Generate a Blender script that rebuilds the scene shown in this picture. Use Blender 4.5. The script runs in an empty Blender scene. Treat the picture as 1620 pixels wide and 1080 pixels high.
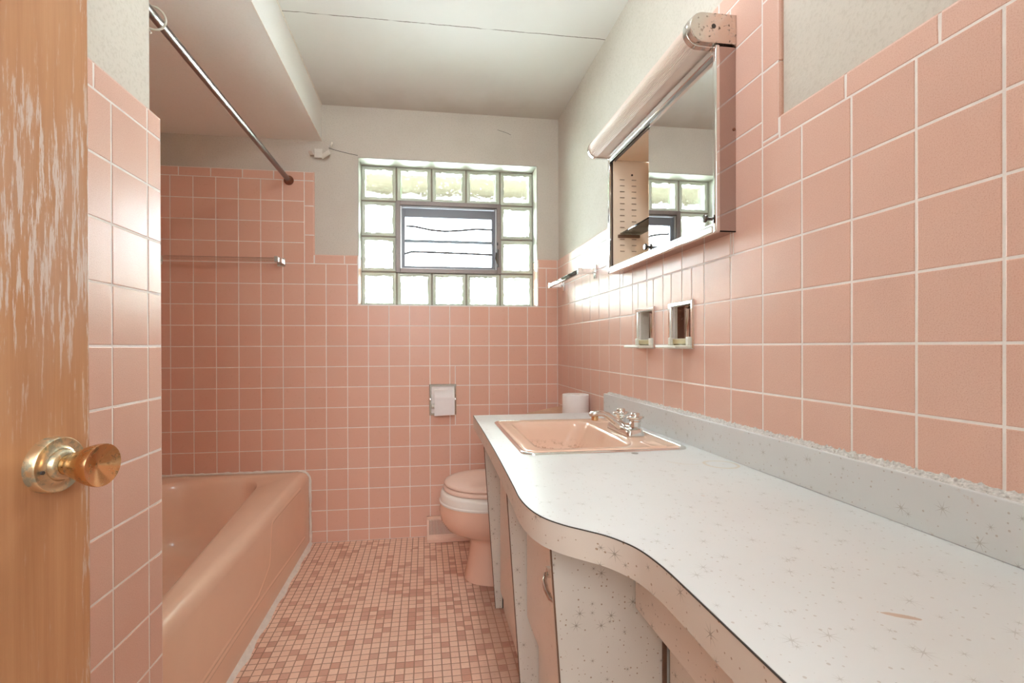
import bpy, bmesh, math, random
from mathutils import Vector, Matrix
random.seed(7)
S = bpy.context.scene
COL = S.collection
PI = math.pi

# ------------------------------------------------------------------ camera
CH = 1.03
cam_d = bpy.data.cameras.new('camera')
cam = bpy.data.objects.new('camera', cam_d); COL.objects.link(cam)
cam_d.sensor_fit = 'HORIZONTAL'; cam_d.sensor_width = 36.0
cam_d.lens = 736.735 / 1620 * 36
cam_d.shift_x = (810 - 772.84) / 1620
cam_d.shift_y = (548.90 - 540) / 1620
cam_d.clip_start = 0.02
yaw, pit, rol = 0.1351, 0.00234, -0.00295
cam.matrix_world = (Matrix.Translation((0, 0, CH)) @ Matrix.Rotation(-yaw, 4, 'Z')
                    @ Matrix.Rotation(PI / 2 - pit, 4, 'X') @ Matrix.Rotation(rol, 4, 'Z'))
S.camera = cam

# ------------------------------------------------------------------ world, lights, exposure
S.view_settings.view_transform = 'Standard'; S.view_settings.look = 'None'
S.view_settings.gamma = 1; S.view_settings.use_curve_mapping = False
S.view_settings.exposure = 1.90
W = bpy.data.worlds.new('sky'); S.world = W; W.use_nodes = True
wb = W.node_tree.nodes['Background']
wb.inputs[0].default_value = (0.79, 0.92, 1.0, 1); wb.inputs[1].default_value = 10.5

def area(name, loc, size, power, color=(1, 1, 1), rot=(0, 0, 0), portal=False):
    l = bpy.data.lights.new(name, 'AREA'); l.shape = 'RECTANGLE'
    l.size, l.size_y = size; l.energy = power; l.color = color
    o = bpy.data.objects.new(name, l); COL.objects.link(o)
    o.location = loc; o.rotation_euler = rot
    if portal: l.cycles.is_portal = True
    return o
# portal at the outer face of the window opening (guides the sky light, emits nothing)
area('window_portal', (0.136, 2.80, 1.645), (1.0, 0.80), 1, rot=(-PI / 2, 0, 0), portal=True)
# fill light added in the hallway behind the doorway the camera stands in
area('hallway_fill', (-0.15, -1.3, 1.75), (0.9, 0.9), 11, (0.88, 0.95, 1.0), rot=(PI / 2 - 0.12, 0, 0))

S.cycles.use_denoising = True
S.cycles.max_bounces = 14; S.cycles.diffuse_bounces = 8; S.cycles.glossy_bounces = 6
S.cycles.transmission_bounces = 12; S.cycles.transparent_max_bounces = 16
S.cycles.sample_clamp_indirect = 8.0

# ------------------------------------------------------------------ room numbers
A = 0.7367          # face of right wall tile
D = 2.540           # face of back wall tile
P = 0.108           # tile pitch
X0 = -1.2710        # back wall column origin
Z0 = 1.8961         # top row line
Y0 = 0.5038         # right wall column origin
WL = -0.55          # face of left wall tile
CEIL = 2.303
TP = 0.010          # tile proud of plaster

# ------------------------------------------------------------------ node helpers
class NT:
    def __init__(s, name):
        s.m = bpy.data.materials.new(name); s.m.use_nodes = True
        s.t = s.m.node_tree; s.n = s.t.nodes; s.l = s.t.links
        s.b = s.n['Principled BSDF']; s.out = s.n['Material Output']
        s._pos = None
    def new(s, typ, **kw):
        nd = s.n.new(typ)
        for k, v in kw.items(): setattr(nd, k, v)
        return nd
    def put(s, sock, v):
        if v is None: return
        if isinstance(v, bpy.types.NodeSocket): s.l.new(v, sock)
        elif isinstance(v, (tuple, list)) and len(v) == 3 and sock.type == 'RGBA': sock.default_value = (*v, 1)
        else: sock.default_value = v
    def pos(s):
        if s._pos is None: s._pos = s.new('ShaderNodeNewGeometry')
        return s._pos.outputs['Position']
    def isl(s):
        s.pos(); return s._pos.outputs['Random Per Island']
    def xyz(s, v=None):
        nd = s.new('ShaderNodeSeparateXYZ'); s.put(nd.inputs[0], v or s.pos()); return nd.outputs
    def comb(s, x, y, z=0.0):
        nd = s.new('ShaderNodeCombineXYZ')
        for i, v in enumerate((x, y, z)): s.put(nd.inputs[i], v)
        return nd.outputs[0]
    def m_(s, op, a, b=None, c=None, clamp=False):
        nd = s.new('ShaderNodeMath', operation=op, use_clamp=clamp)
        for i, v in enumerate((a, b, c)):
            if v is not None: s.put(nd.inputs[i], v)
        return nd.outputs[0]
    def vm(s, op, a, b=None):
        nd = s.new('ShaderNodeVectorMath', operation=op)
        s.put(nd.inputs[0], a)
        if b is not None:
            if op == 'SCALE': s.put(nd.inputs['Scale'], b)
            else: s.put(nd.inputs[1], b)
        return nd.outputs['Value'] if op in ('LENGTH', 'DISTANCE', 'DOT_PRODUCT') else nd.outputs[0]
    def noise(s, scale, detail=3, rough=.55, vec=None, out=0):
        nd = s.new('ShaderNodeTexNoise'); s.put(nd.inputs['Vector'], vec or s.pos())
        nd.inputs['Scale'].default_value = scale; nd.inputs['Detail'].default_value = detail
        nd.inputs['Roughness'].default_value = rough
        return nd.outputs[out]
    def step(s, v, lo, hi):
        nd = s.new('ShaderNodeMapRange', interpolation_type='SMOOTHSTEP')
        s.put(nd.inputs[0], v); nd.inputs[1].default_value = lo; nd.inputs[2].default_value = hi
        return nd.outputs[0]
    def mix(s, f, a, b):
        nd = s.new('ShaderNodeMix', data_type='RGBA'); s.put(nd.inputs[0], f)
        s.put(nd.inputs[6], a); s.put(nd.inputs[7], b); return nd.outputs[2]
    def bump(s, h, strength=.2, dist=.001, nrm=None):
        nd = s.new('ShaderNodeBump'); nd.inputs['Strength'].default_value = strength
        nd.inputs['Distance'].default_value = dist; s.put(nd.inputs['Height'], h)
        if nrm is not None: s.put(nd.inputs['Normal'], nrm)
        return nd.outputs[0]
    def set(s, color=None, rough=None, metal=None, normal=None, spec=None, coat=None):
        i = s.b.inputs
        s.put(i['Base Color'], color); s.put(i['Roughness'], rough); s.put(i['Metallic'], metal)
        s.put(i['Normal'], normal); s.put(i['Specular IOR Level'], spec); s.put(i['Coat Weight'], coat)
        return s.m

def simple(name, color, rough=.4, metal=0.0, var=.06, nscale=18, bumps=0.0, bscale=200, spec=None):
    t = NT(name)
    c = t.mix(t.noise(nscale, 4), tuple(max(0, x * (1 - var)) for x in color), tuple(min(1, x * (1 + var)) for x in color))
    r = t.m_('MULTIPLY_ADD', t.noise(nscale * 2.3, 3), rough * .25, rough * .875)
    n = t.bump(t.noise(bscale, 2), bumps, .0006) if bumps else None
    return t.set(c, r, metal, n, spec)

# ------------------------------------------------------------------ materials
def tile_mat(name, c1, c2, speck, rough=.29, grain=.22):
    t = NT(name)
    r = t.isl()
    base = t.mix(r, c1, c2)
    sp = t.step(t.noise(600, 3, .6), .47, .70)
    base = t.mix(t.m_('MULTIPLY', sp, speck), base, (c1[0] * .80, c1[1] * .62, c1[2] * .55))
    blot = t.step(t.noise(9, 3), .35, .7)
    base = t.mix(t.m_('MULTIPLY', blot, .18), base, (c1[0] * 1.05, c1[1] * .92, c1[2] * .86))
    # large-scale waviness differs a little from tile to tile
    h = t.m_('ADD', t.noise(420, 2, .6), t.m_('MULTIPLY', t.noise(26, 1), 1.2))
    n = t.bump(h, grain, .0009)
    rr = t.m_('MULTIPLY_ADD', t.noise(60, 3), .10, rough - .05)
    return t.set(base, rr, 0.0, n, .26)
M = {}
M['tile'] = tile_mat('pink_wall_tile', (.735, .445, .340), (.770, .480, .372), .30)
M['tile_speck'] = tile_mat('pink_speckled_tile', (.730, .475, .385), (.765, .508, .415), .62, .30, .22)
M['grout'] = simple('wall_grout', (.86, .80, .76), .8, 0, .12, 40, .5, 300)
M['grout_dark'] = simple('floor_grout', (.42, .25, .18), .85, 0, .25, 8, .5, 300)

def plaster_mat(name, c, dark, amt=.35):
    t = NT(name)
    n1 = t.noise(3.0, 5, .6); n2 = t.noise(160, 3, .6)
    col = t.mix(t.m_('MULTIPLY', t.step(n1, .38, .75), amt), c, dark)
    col = t.mix(t.m_('MULTIPLY', t.step(n2, .48, .66), .42), col, dark)
    return t.set(col, .78, 0, t.bump(t.m_('ADD', n2, t.m_('MULTIPLY', t.noise(420, 2), .5)), .35, .0012), .25)
M['plaster'] = plaster_mat('sand_finish_plaster', (.66, .615, .545), (.52, .47, .40))
M['soffit'] = plaster_mat('smooth_painted_soffit', (.82, .80, .76), (.77, .74, .69), .2)

def ceiling_mat():
    t = NT('painted_ceiling')
    x, y, z = t.xyz()
    n1 = t.noise(2.2, 5, .6)
    col = t.mix(t.m_('MULTIPLY', t.step(n1, .45, .8), .35), (.76, .75, .72), (.66, .635, .59))
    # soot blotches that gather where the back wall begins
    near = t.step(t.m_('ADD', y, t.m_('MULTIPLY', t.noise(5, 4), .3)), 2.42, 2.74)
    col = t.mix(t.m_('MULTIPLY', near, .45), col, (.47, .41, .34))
    # seam crack across the ceiling
    off = t.m_('MULTIPLY_ADD', t.noise(14, 4, .65), .012, -.006)
    dl = t.m_('ABSOLUTE', t.m_('SUBTRACT', t.m_('ADD', y, off), 1.857))
    crack = t.m_('SUBTRACT', 1, t.step(dl, .0008, .0026))
    crack = t.m_('MULTIPLY', crack, t.step(t.noise(9, 2), .36, .5))
    col = t.mix(crack, col, (.16, .13, .11))
    return t.set(col, .75, 0, t.bump(t.noise(230, 3), .2, .001), .25)
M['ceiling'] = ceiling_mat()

def mosaic_mat():
    t = NT('mosaic_floor_tile')
    r = t.isl()
    cl = t.m_('MULTIPLY_ADD', t.noise(3.3, 2), .46, -.23)
    k = t.m_('ADD', r, cl)
    dark = t.step(k, .80, .81)
    light = t.mix(t.m_('FRACT', t.m_('MULTIPLY', r, 37.0)), (.90, .64, .50), (.84, .565, .43))
    dk = t.mix(t.m_('FRACT', t.m_('MULTIPLY', r, 91.0)), (.64, .345, .25), (.70, .41, .31))
    col = t.mix(dark, light, dk)
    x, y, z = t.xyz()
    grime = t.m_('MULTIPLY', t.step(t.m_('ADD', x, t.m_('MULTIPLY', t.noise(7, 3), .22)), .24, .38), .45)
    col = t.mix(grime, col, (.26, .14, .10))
    col = t.mix(t.m_('MULTIPLY', t.step(t.noise(130, 2), .55, .7), .14), col, (.36, .18, .13))
    return t.set(col, .42, 0, t.bump(t.noise(300, 2), .12, .0008), .4)
M['mosaic'] = mosaic_mat()

def star_mat(name, plane, base, tint, dens=1.0, stain=0, starcol=(.27, .23, .18)):
    """white laminate with thin eight-rayed stars and fine specks"""
    t = NT(name)
    x, y, z = t.xyz()
    uv = {'xy': (x, y), 'yz': (y, z), 'xz': (x, z)}[plane]
    v = t.comb(uv[0], uv[1], 0.0)
    def stars(scale, thr, rad, w):
        sc = t.vm('SCALE', v, float(scale))
        vo = t.new('ShaderNodeTexVoronoi', voronoi_dimensions='2D', feature='F1'); vo.inputs['Scale'].default_value = 1.0
        vo.inputs['Randomness'].default_value = .85
        t.l.new(sc, vo.inputs['Vector'])
        d = t.vm('SCALE', t.vm('SUBTRACT', sc, vo.outputs['Position']), 1.0 / scale)
        dx, dy, dz = t.xyz(d)
        r = t.vm('LENGTH', t.comb(dx, dy, 0.0))
        rc = t.new('ShaderNodeSeparateColor'); t.l.new(vo.outputs['Color'], rc.inputs[0])
        ang = t.m_('ADD', t.m_('ARCTAN2', dy, dx), t.m_('MULTIPLY', rc.outputs[1], 3.0))
        ray = t.m_('ABSOLUTE', t.m_('SINE', t.m_('MULTIPLY', ang, 4.0)))
        wd = t.m_('MULTIPLY', ray, r)
        taper = t.m_('SUBTRACT', 1, t.m_('DIVIDE', r, rad))
        m = t.m_('LESS_THAN', wd, t.m_('MULTIPLY', taper, w))
        return t.m_('MULTIPLY', m, t.m_('GREATER_THAN', rc.outputs[0], thr))
    s1 = stars(17, .42, .013, .0021)
    s2 = stars(29, .66, .007, .0014)
    vo = t.new('ShaderNodeTexVoronoi', voronoi_dimensions='2D', feature='F1'); vo.inputs['Scale'].default_value = 90
    t.l.new(v, vo.inputs['Vector'])
    rc = t.new('ShaderNodeSeparateColor'); t.l.new(vo.outputs['Color'], rc.inputs[0])
    dots = t.m_('LESS_THAN', vo.outputs['Distance'], t.m_('MULTIPLY', t.m_('GREATER_THAN', rc.outputs[0], .62), t.m_('MULTIPLY', rc.outputs[1], .15)))
    sm = t.m_('MULTIPLY', t.m_('MAXIMUM', s1, s2), .60 * dens, clamp=True)
    col = t.mix(t.m_('MULTIPLY', t.step(t.noise(5, 4), .35, .75), .5), base, tint)
    col = t.mix(sm, col, starcol)
    col = t.mix(t.m_('MULTIPLY', dots, .58 * dens), col, (.30, .19, .11))
    if stain:
        wob = t.m_('MULTIPLY_ADD', t.noise(14, 3), .020, -.010)
        def dist(cx, cy, sx=1.0, sy=1.0, add=True):
            a = t.m_('MULTIPLY', t.m_('SUBTRACT', x, cx), sx); b = t.m_('MULTIPLY', t.m_('SUBTRACT', y, cy), sy)
            r = t.vm('LENGTH', t.comb(a, b, 0.0)); return t.m_('ADD', r, wob) if add else r
        ring = t.m_('SUBTRACT', 1, t.step(t.m_('ABSOLUTE', t.m_('SUBTRACT', dist(.672, .985, .9, 1.0), .034)), .0008, .005))
        ring2 = t.m_('SUBTRACT', 1, t.step(t.m_('ABSOLUTE', t.m_('SUBTRACT', dist(.62, 1.05), .055)), .0008, .008))
        ring2 = t.m_('MULTIPLY', ring2, t.step(t.noise(8, 2), .4, .6))
        col = t.mix(t.m_('MULTIPLY', ring, .5), col, (.60, .45, .27))
        col = t.mix(t.m_('MULTIPLY', ring2, .3), col, (.60, .46, .32))
        # rusty scorch line near the wall side front, small rust dots
        sx = t.m_('ADD', t.m_('MULTIPLY', t.m_('SUBTRACT', x, .4735), .86), t.m_('MULTIPLY', t.m_('SUBTRACT', y, .4085), -.5))
        sy = t.m_('ADD', t.m_('MULTIPLY', t.m_('SUBTRACT', x, .4735), .5), t.m_('MULTIPLY', t.m_('SUBTRACT', y, .4085), .86))
        sm_ = t.m_('LESS_THAN', t.m_('ADD', t.vm('LENGTH', t.comb(t.m_('MULTIPLY', sx, .20), sy, 0.0)), t.m_('MULTIPLY_ADD', t.noise(120, 3), .003, -.0015)), .0036)
        col = t.mix(t.m_('MULTIPLY', sm_, .65), col, (.50, .27, .14))
        rs = t.m_('SUBTRACT', 1, t.step(t.m_('ADD', dist(.50, .785, 1, 1, False), t.m_('MULTIPLY_ADD', t.noise(90, 3), .02, -.010)), .001, .006))
        col = t.mix(t.m_('MULTIPLY', rs, .55), col, (.55, .30, .16))
    else:
        rust = t.m_('MULTIPLY', t.step(t.noise(22, 5, .7), .66, .74), .5)
        col = t.mix(rust, col, (.42, .24, .13))
    rr = t.m_('MULTIPLY_ADD', t.noise(7, 4), .16, .26)
    return t.set(col, rr, 0, t.bump(t.noise(60, 3), .05, .001), .45)
M['counter'] = star_mat('starburst_laminate_top', 'xy', (.70, .70, .695), (.66, .64, .63), .62, stain=1)
M['splash'] = star_mat('starburst_laminate_splash', 'yz', (.66, .665, .66), (.62, .605, .59), .8)
M['strip'] = star_mat('starburst_laminate_edge', 'yz', (.66, .60, .53), (.60, .51, .43), 1.4)
M['fin'] = star_mat('starburst_laminate_panel', 'xz', (.66, .62, .555), (.60, .55, .48), 1.45)
M['apron'] = star_mat('starburst_laminate_apron', 'yz', (.76, .66, .58), (.70, .59, .50), 1.2)
M['front'] = star_mat('starburst_laminate_door', 'yz', (.80, .69, .61), (.76, .63, .53), .35)

def enamel(name, c, rough=.12, var=.05):
    t = NT(name)
    col = t.mix(t.noise(6, 4), tuple(x * (1 - var) for x in c), tuple(min(1, x * (1 + var)) for x in c))
    return t.set(col, t.m_('MULTIPLY_ADD', t.noise(12, 3), .08, rough - .03), 0, t.bump(t.noise(20, 2), .03, .001), .5)
M['tub'] = enamel('pink_tub_enamel', (.87, .605, .45), .16)
M['toilet'] = enamel('pink_toilet_china', (.80, .52, .40), .12)
M['seat'] = enamel('pale_pink_seat', (.84, .63, .53), .20)
M['white_seat'] = enamel('white_plastic_riser', (.84, .79, .73), .25)

def sink_mat():
    t = NT('pink_sink_china')
    x, y, z = t.xyz()
    low = t.m_('SUBTRACT', 1, t.step(z, .668, .712))
    st = t.m_('MULTIPLY', t.step(t.noise(45, 6, .8), .50, .60), low)
    col = t.mix(t.noise(6, 3), (.76, .51, .38), (.80, .56, .43))
    col = t.mix(t.m_('MULTIPLY', st, .8), col, (.25, .10, .045))
    return t.set(col, .14, 0, None, .5)
M['sink'] = sink_mat()

def metal(name, c, rough=.12, pit=0.0, pitc=(.10, .06, .03), pscale=160, bumps=.03):
    t = NT(name)
    n = t.noise(pscale, 4, .7)
    k = t.m_('MULTIPLY', t.step(n, .60, .66), pit)
    c2 = t.mix(k, t.mix(t.noise(12, 3), tuple(x * .9 for x in c), c), pitc)
    return t.set(c2, t.m_('MULTIPLY_ADD', k, .4, rough), t.m_('SUBTRACT', 1.0, t.m_('MULTIPLY', k, .8)), t.bump(t.noise(40, 3), bumps, .001))
M['chrome'] = metal('chrome', (.86, .86, .85), .08)
M['chrome_worn'] = metal('worn_chrome', (.80, .79, .76), .14, .8, (.20, .12, .06), 200)
M['chrome_pit'] = metal('rust_pitted_chrome', (.72, .66, .60), .24, 1.0, (.16, .08, .04), 130)
M['steel'] = metal('polished_steel_side', (.50, .42, .39), .10)
M['alu'] = metal('brushed_aluminium', (.45, .44, .43), .34)
M['bronze'] = metal('grey_brown_window_metal', (.27, .225, .205), .5, .3)
M['sash'] = metal('grey_sash_metal', (.20, .20, .21), .5)
M['rod'] = metal('dull_rod_metal', (.30, .27, .26), .28, .25, (.20, .12, .08))
M['recess'] = metal('reflection_tinted_chrome', (.52, .37, .31), .16, .3)  # chrome darkened and tinted pink in place of shade and reflected tile
M['rust'] = simple('rusted_flange', (.24, .095, .055), .6, .4, .4, 90, .6)
M['mirror'] = metal('mirror_silver', (.90, .91, .90), .008, bumps=0.0)
M['dark'] = simple('dark_gap', (.05, .04, .035), .7)
M['knob_dark'] = metal('dark_metal_knob', (.16, .15, .14), .25)
M['beige'] = simple('beige_enamel_steel', (.84, .69, .55), .35)
M['beige_slot'] = simple('slot_shadow_steel', (.30, .21, .15), .5)
M['white_pl'] = simple('ivory_plastic', (.72, .70, .61), .3)
M['yellow_pl'] = simple('yellowed_plastic', (.46, .37, .19), .35)
M['paper'] = simple('toilet_paper', (.84, .80, .785), .9, 0, .03, 60, .5, 500)
M['card'] = simple('cardboard', (.42, .25, .17), .9)
M['caulk'] = simple('old_white_caulk', (.82, .76, .69), .6, 0, .18, 50, .5, 160)
M['rubble'] = simple('crumbling_grout', (.62, .59, .56), .9, 0, .65, 260, .9, 260)
M['paint_flake'] = simple('peeling_paint', (.82, .78, .71), .7, 0, .1, 60)
M['register'] = simple('pink_painted_metal', (.80, .54, .42), .4, 0, .08, 30)
M['lid'] = simple('beige_brown_tank_lid', (.56, .37, .24), .25, 0, .2, 25)
M['wood_dark'] = simple('dark_wood_edge', (.16, .085, .05), .6, 0, .4, 60)
M['mortar'] = simple('window_mortar', (.30, .26, .21), .8, 0, .12, 60)
M['jamb'] = simple('cream_jamb_paint', (.48, .46, .40), .5, 0, .05, 12)
M['hall'] = simple('hall_wall_paint', (.72, .69, .64), .7)
M['hall_floor'] = simple('hall_floor_wood', (.38, .24, .15), .5)
M['eave'] = simple('brown_eave', (.056, .045, .034), .9, spec=0.0)
M['block_rim'] = simple('greenish_glass_rim', (.62, .66, .56), .15, 0, .10, 20)

def brass():
    t = NT('tarnished_brass')
    n = t.noise(70, 5, .7)
    k = t.step(n, .54, .62)
    c = t.mix(t.noise(25, 3), (.80, .52, .27), (.72, .44, .22))
    c = t.mix(t.m_('MULTIPLY', k, .6), c, (.20, .13, .06))
    return t.set(c, t.m_('MULTIPLY_ADD', k, .3, .20), 1.0, t.bump(n, .08, .001))
M['brass'] = brass()
def brass_rose():
    t = NT('verdigris_brass')
    n = t.noise(60, 5, .7)
    k = t.step(n, .45, .60)
    c = t.mix(k, (.72, .55, .34), (.40, .38, .28))
    return t.set(c, t.m_('MULTIPLY_ADD', k, .3, .28), .85, t.bump(n, .2, .001))
M['brass_rose'] = brass_rose()

def door_mat():
    t = NT('worn_varnished_door_wood')
    x, y, z = t.xyz()
    hx = t.m_('ADD', x, y)
    gv = t.comb(t.m_('MULTIPLY', hx, 60.0), t.m_('MULTIPLY', z, 1.6), 0.0)
    g = t.noise(1.0, 5, .6, gv)
    fine = t.noise(1.0, 4, .7, t.comb(t.m_('MULTIPLY', hx, 420.0), t.m_('MULTIPLY', z, 9.0), 3.0))
    col = t.mix(t.step(g, .3, .7), (.53, .275, .135), (.45, .215, .100))
    col = t.mix(t.m_('MULTIPLY', t.step(fine, .45, .75), .30), col, (.60, .33, .17))
    # worn whitish streaks, thickest at chest height, and a chewed free edge
    sv = t.comb(t.m_('MULTIPLY', hx, 150.0), t.m_('MULTIPLY', z, 11.0), 7.0)
    s_ = t.noise(1.0, 6, .72, sv)
    band = t.m_('MULTIPLY', t.step(z, .88, 1.12), t.m_('SUBTRACT', 1, t.step(z, 1.28, 1.42)))
    k = t.step(t.m_('ADD', s_, t.m_('MULTIPLY', band, .10)), .60, .66)
    k = t.m_('MULTIPLY', k, t.m_('MULTIPLY_ADD', band, .65, .15))
    ew = t.step(y, .650, .690)
    ek = t.m_('MULTIPLY', t.step(t.m_('ADD', s_, t.m_('MULTIPLY', ew, .10)), .60, .66), t.m_('MULTIPLY', ew, .7))
    k = t.m_('MAXIMUM', k, ek)
    col = t.mix(k, col, (.66, .58, .52))
    bl = t.step(t.noise(1.0, 3, .5, t.comb(t.m_('MULTIPLY', hx, 14.0), t.m_('MULTIPLY', z, 3.0), 1.0)), .35, .75)
    col = t.mix(t.m_('MULTIPLY', t.m_('MULTIPLY', bl, band), .35), col, (.50, .36, .29))
    rr = t.m_('MULTIPLY_ADD', k, .35, .30)
    return t.set(col, rr, 0, t.bump(t.m_('ADD', fine, t.m_('MULTIPLY', k, -.6)), .25, .0006), .5)
M['door'] = door_mat()

def glass_mat(name, tint, wav, scale, refr=.35, gloss=.08):
    """clear glass: part straight-through, part bent by the rippled surface, part mirror"""
    t = NT(name)
    n = t.bump(t.noise(scale, 2, .5), wav, .012)
    tr = t.new('ShaderNodeBsdfTransparent'); tr.inputs[0].default_value = (*tint, 1)
    rf = t.new('ShaderNodeBsdfRefraction'); rf.inputs['IOR'].default_value = 1.12; rf.inputs['Roughness'].default_value = .02
    rf.inputs[0].default_value = (*tint, 1); t.l.new(n, rf.inputs['Normal'])
    gl = t.new('ShaderNodeBsdfGlossy'); gl.inputs['Roughness'].default_value = .03; t.l.new(n, gl.inputs['Normal'])
    m1 = t.new('ShaderNodeMixShader'); m1.inputs[0].default_value = refr
    t.l.new(tr.outputs[0], m1.inputs[1]); t.l.new(rf.outputs[0], m1.inputs[2])
    fr = t.new('ShaderNodeFresnel'); fr.inputs[0].default_value = 1.45
    m2 = t.new('ShaderNodeMixShader'); t.put(m2.inputs[0], t.m_('ADD', fr.outputs[0], gloss - .04))
    t.l.new(m1.outputs[0], m2.inputs[1]); t.l.new(gl.outputs[0], m2.inputs[2])
    t.l.new(m2.outputs[0], t.out.inputs[0])
    return t.m
M['block_glass'] = glass_mat('rippled_block_glass', (.95, .97, .93), .9, 16, .45, .04)
M['pane'] = glass_mat('window_pane_glass', (.94, .96, .96), .02, 6, .05, .05)
M['shelf_glass'] = glass_mat('glass_shelf', (.88, .93, .90), .02, 6, .05, .02)
M['acrylic'] = glass_mat('clear_acrylic_bar', (.93, .91, .89), .05, 30, .10, .16)

def ribbed():
    t = NT('ribbed_plastic_lamp_diffuser')
    x, y, z = t.xyz()
    b = t.b
    col = t.mix(t.noise(9, 3), (.74, .62, .55), (.70, .56, .48))
    t.set(col, .48, 0, None, .4)
    return t.m
M['diffuser'] = ribbed()

# ------------------------------------------------------------------ mesh builder
class MB:
    def __init__(s): s.v = []; s.f = []; s.mi = []
    def add(s, vs, fs, mi=0):
        o = len(s.v); s.v += [tuple(v) for v in vs]
        for f in fs: s.f.append([i + o for i in f]); s.mi.append(mi)
    def box(s, x0, x1, y0, y1, z0, z1, mi=0):
        if x0 > x1: x0, x1 = x1, x0
        if y0 > y1: y0, y1 = y1, y0
        if z0 > z1: z0, z1 = z1, z0
        vs = [(x, y, z) for z in (z0, z1) for y in (y0, y1) for x in (x0, x1)]
        s.add(vs, [(0, 2, 3, 1), (4, 5, 7, 6), (0, 1, 5, 4), (2, 6, 7, 3), (0, 4, 6, 2), (1, 3, 7, 5)], mi)
        return s
    def loft(s, loops, close=True, cap0=False, cap1=False, mi=0):
        n = len(loops[0]); o = len(s.v)
        for l in loops: s.v += [tuple(p) for p in l]
        rng = n if close else n - 1
        for k in range(len(loops) - 1):
            for i in range(rng):
                a = o + k * n + i; b = o + k * n + (i + 1) % n
                s.f.append([a, b, b + n, a + n]); s.mi.append(mi)
        if cap0: s.f.append([o + i for i in range(n)][::-1]); s.mi.append(mi)
        if cap1: s.f.append([o + (len(loops) - 1) * n + i for i in range(n)]); s.mi.append(mi)
        return s
    def tube(s, pts, r, n=12, caps=True, mi=0, squash=None):
        pts = [Vector(p) for p in pts]; loops = []
        up = None
        for i, p in enumerate(pts):
            d = (pts[min(i + 1, len(pts) - 1)] - pts[max(i - 1, 0)]).normalized()
            if up is None:
                up = Vector((0, 0, 1)) if abs(d.z) < .9 else Vector((0, 1, 0))
            a = d.cross(up).normalized(); b = a.cross(d).normalized(); up = b
            rr = r[i] if isinstance(r, (list, tuple)) else r
            q = squash if squash else (1, 1)
            loops.append([p + a * rr * q[0] * math.cos(t) + b * rr * q[1] * math.sin(t) for t in [2 * PI * k / n for k in range(n)]])
        return s.loft(loops, True, caps, caps, mi)
    def lathe(s, prof, org, axis, n=40, mi=0, caps=False):
        ax = Vector(axis).normalized(); org = Vector(org)
        t = Vector((0, 0, 1)) if abs(ax.z) < .9 else Vector((1, 0, 0))
        a = ax.cross(t).normalized(); b = ax.cross(a)
        loops = [[org + ax * h + (a * math.cos(q) + b * math.sin(q)) * r for q in [2 * PI * k / n for k in range(n)]] for r, h in prof]
        return s.loft(loops, True, caps, caps, mi)
    def prism(s, poly, z0, z1, mi=0):
        n = len(poly)
        return s.loft([[(x, y, z0) for x, y in poly], [(x, y, z1) for x, y in poly]], True, True, True, mi)
    def xform(s, M_, start=0):
        for i in range(start, len(s.v)): s.v[i] = tuple(M_ @ Vector(s.v[i]))
        return s

ORG = {}
def build(name, mb, mats, parent=None, bevel=0.0, seg=2, smooth=35, fix=True):
    me = bpy.data.meshes.new(name)
    org = Vector((0, 0, 0))
    if parent is not None: org = ORG[parent.name]
    me.from_pydata([tuple(Vector(v) - org) for v in mb.v], [], mb.f)
    if not isinstance(mats, (list, tuple)): mats = [mats]
    for m in mats: me.materials.append(M[m] if isinstance(m, str) else m)
    for p, i in zip(me.polygons, mb.mi): p.material_index = i
    if fix:
        bm = bmesh.new(); bm.from_mesh(me); bmesh.ops.recalc_face_normals(bm, faces=bm.faces); bm.to_mesh(me); bm.free()
    if smooth:
        for p in me.polygons: p.use_smooth = True
        me.set_sharp_from_angle(angle=math.radians(smooth))
    o = bpy.data.objects.new(name, me); COL.objects.link(o)
    if parent is not None: o.parent = parent
    ORG[o.name] = org
    if bevel:
        b = o.modifiers.new('bevel', 'BEVEL'); b.width = bevel; b.segments = seg; b.limit_method = 'ANGLE'
        b.angle_limit = math.radians(40)
    return o
def empty(name, loc):
    o = bpy.data.objects.new(name, None); COL.objects.link(o); o.location = loc
    o.empty_display_size = .05; ORG[o.name] = Vector(loc); return o
def tag(o, label=None, cat=None, group=None, kind=None):
    if label: o['label'] = label
    if cat: o['category'] = cat
    if group: o['group'] = group
    if kind: o['kind'] = kind
    return o
def struct(o, label=None): o['kind'] = 'structure'; (label and o.__setitem__('label', label)); return o
def copy_tree(o, parent=None):
    c = o.copy(); COL.objects.link(c)
    if parent is not None: c.parent = parent
    for ch in list(o.children): copy_tree(ch, c)
    return c

def rrect(x0, x1, y0, y1, r, z, k=8, fx=None):
    pts = []
    for cx, cy, a0 in ((x1 - r, y1 - r, 0), (x0 + r, y1 - r, PI / 2), (x0 + r, y0 + r, PI), (x1 - r, y0 + r, 1.5 * PI)):
        for i in range(k + 1):
            a = a0 + PI / 2 * i / k
            x, y = cx + r * math.cos(a), cy + r * math.sin(a)
            if fx: x, y = fx(x, y)
            pts.append((x, y, z))
    return pts
def catmull(p, n=6):
    out = []
    for i in range(len(p) - 1):
        p0, p1, p2, p3 = p[max(i - 1, 0)], p[i], p[i + 1], p[min(i + 2, len(p) - 1)]
        for k in range(n):
            t = k / n
            out.append(tuple(.5 * ((2 * p1[a]) + (-p0[a] + p2[a]) * t + (2 * p0[a] - 5 * p1[a] + 4 * p2[a] - p3[a]) * t * t + (-p0[a] + 3 * p1[a] - 3 * p2[a] + p3[a]) * t ** 3) for a in (0, 1)))
    out.append(p[-1]); return out
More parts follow.
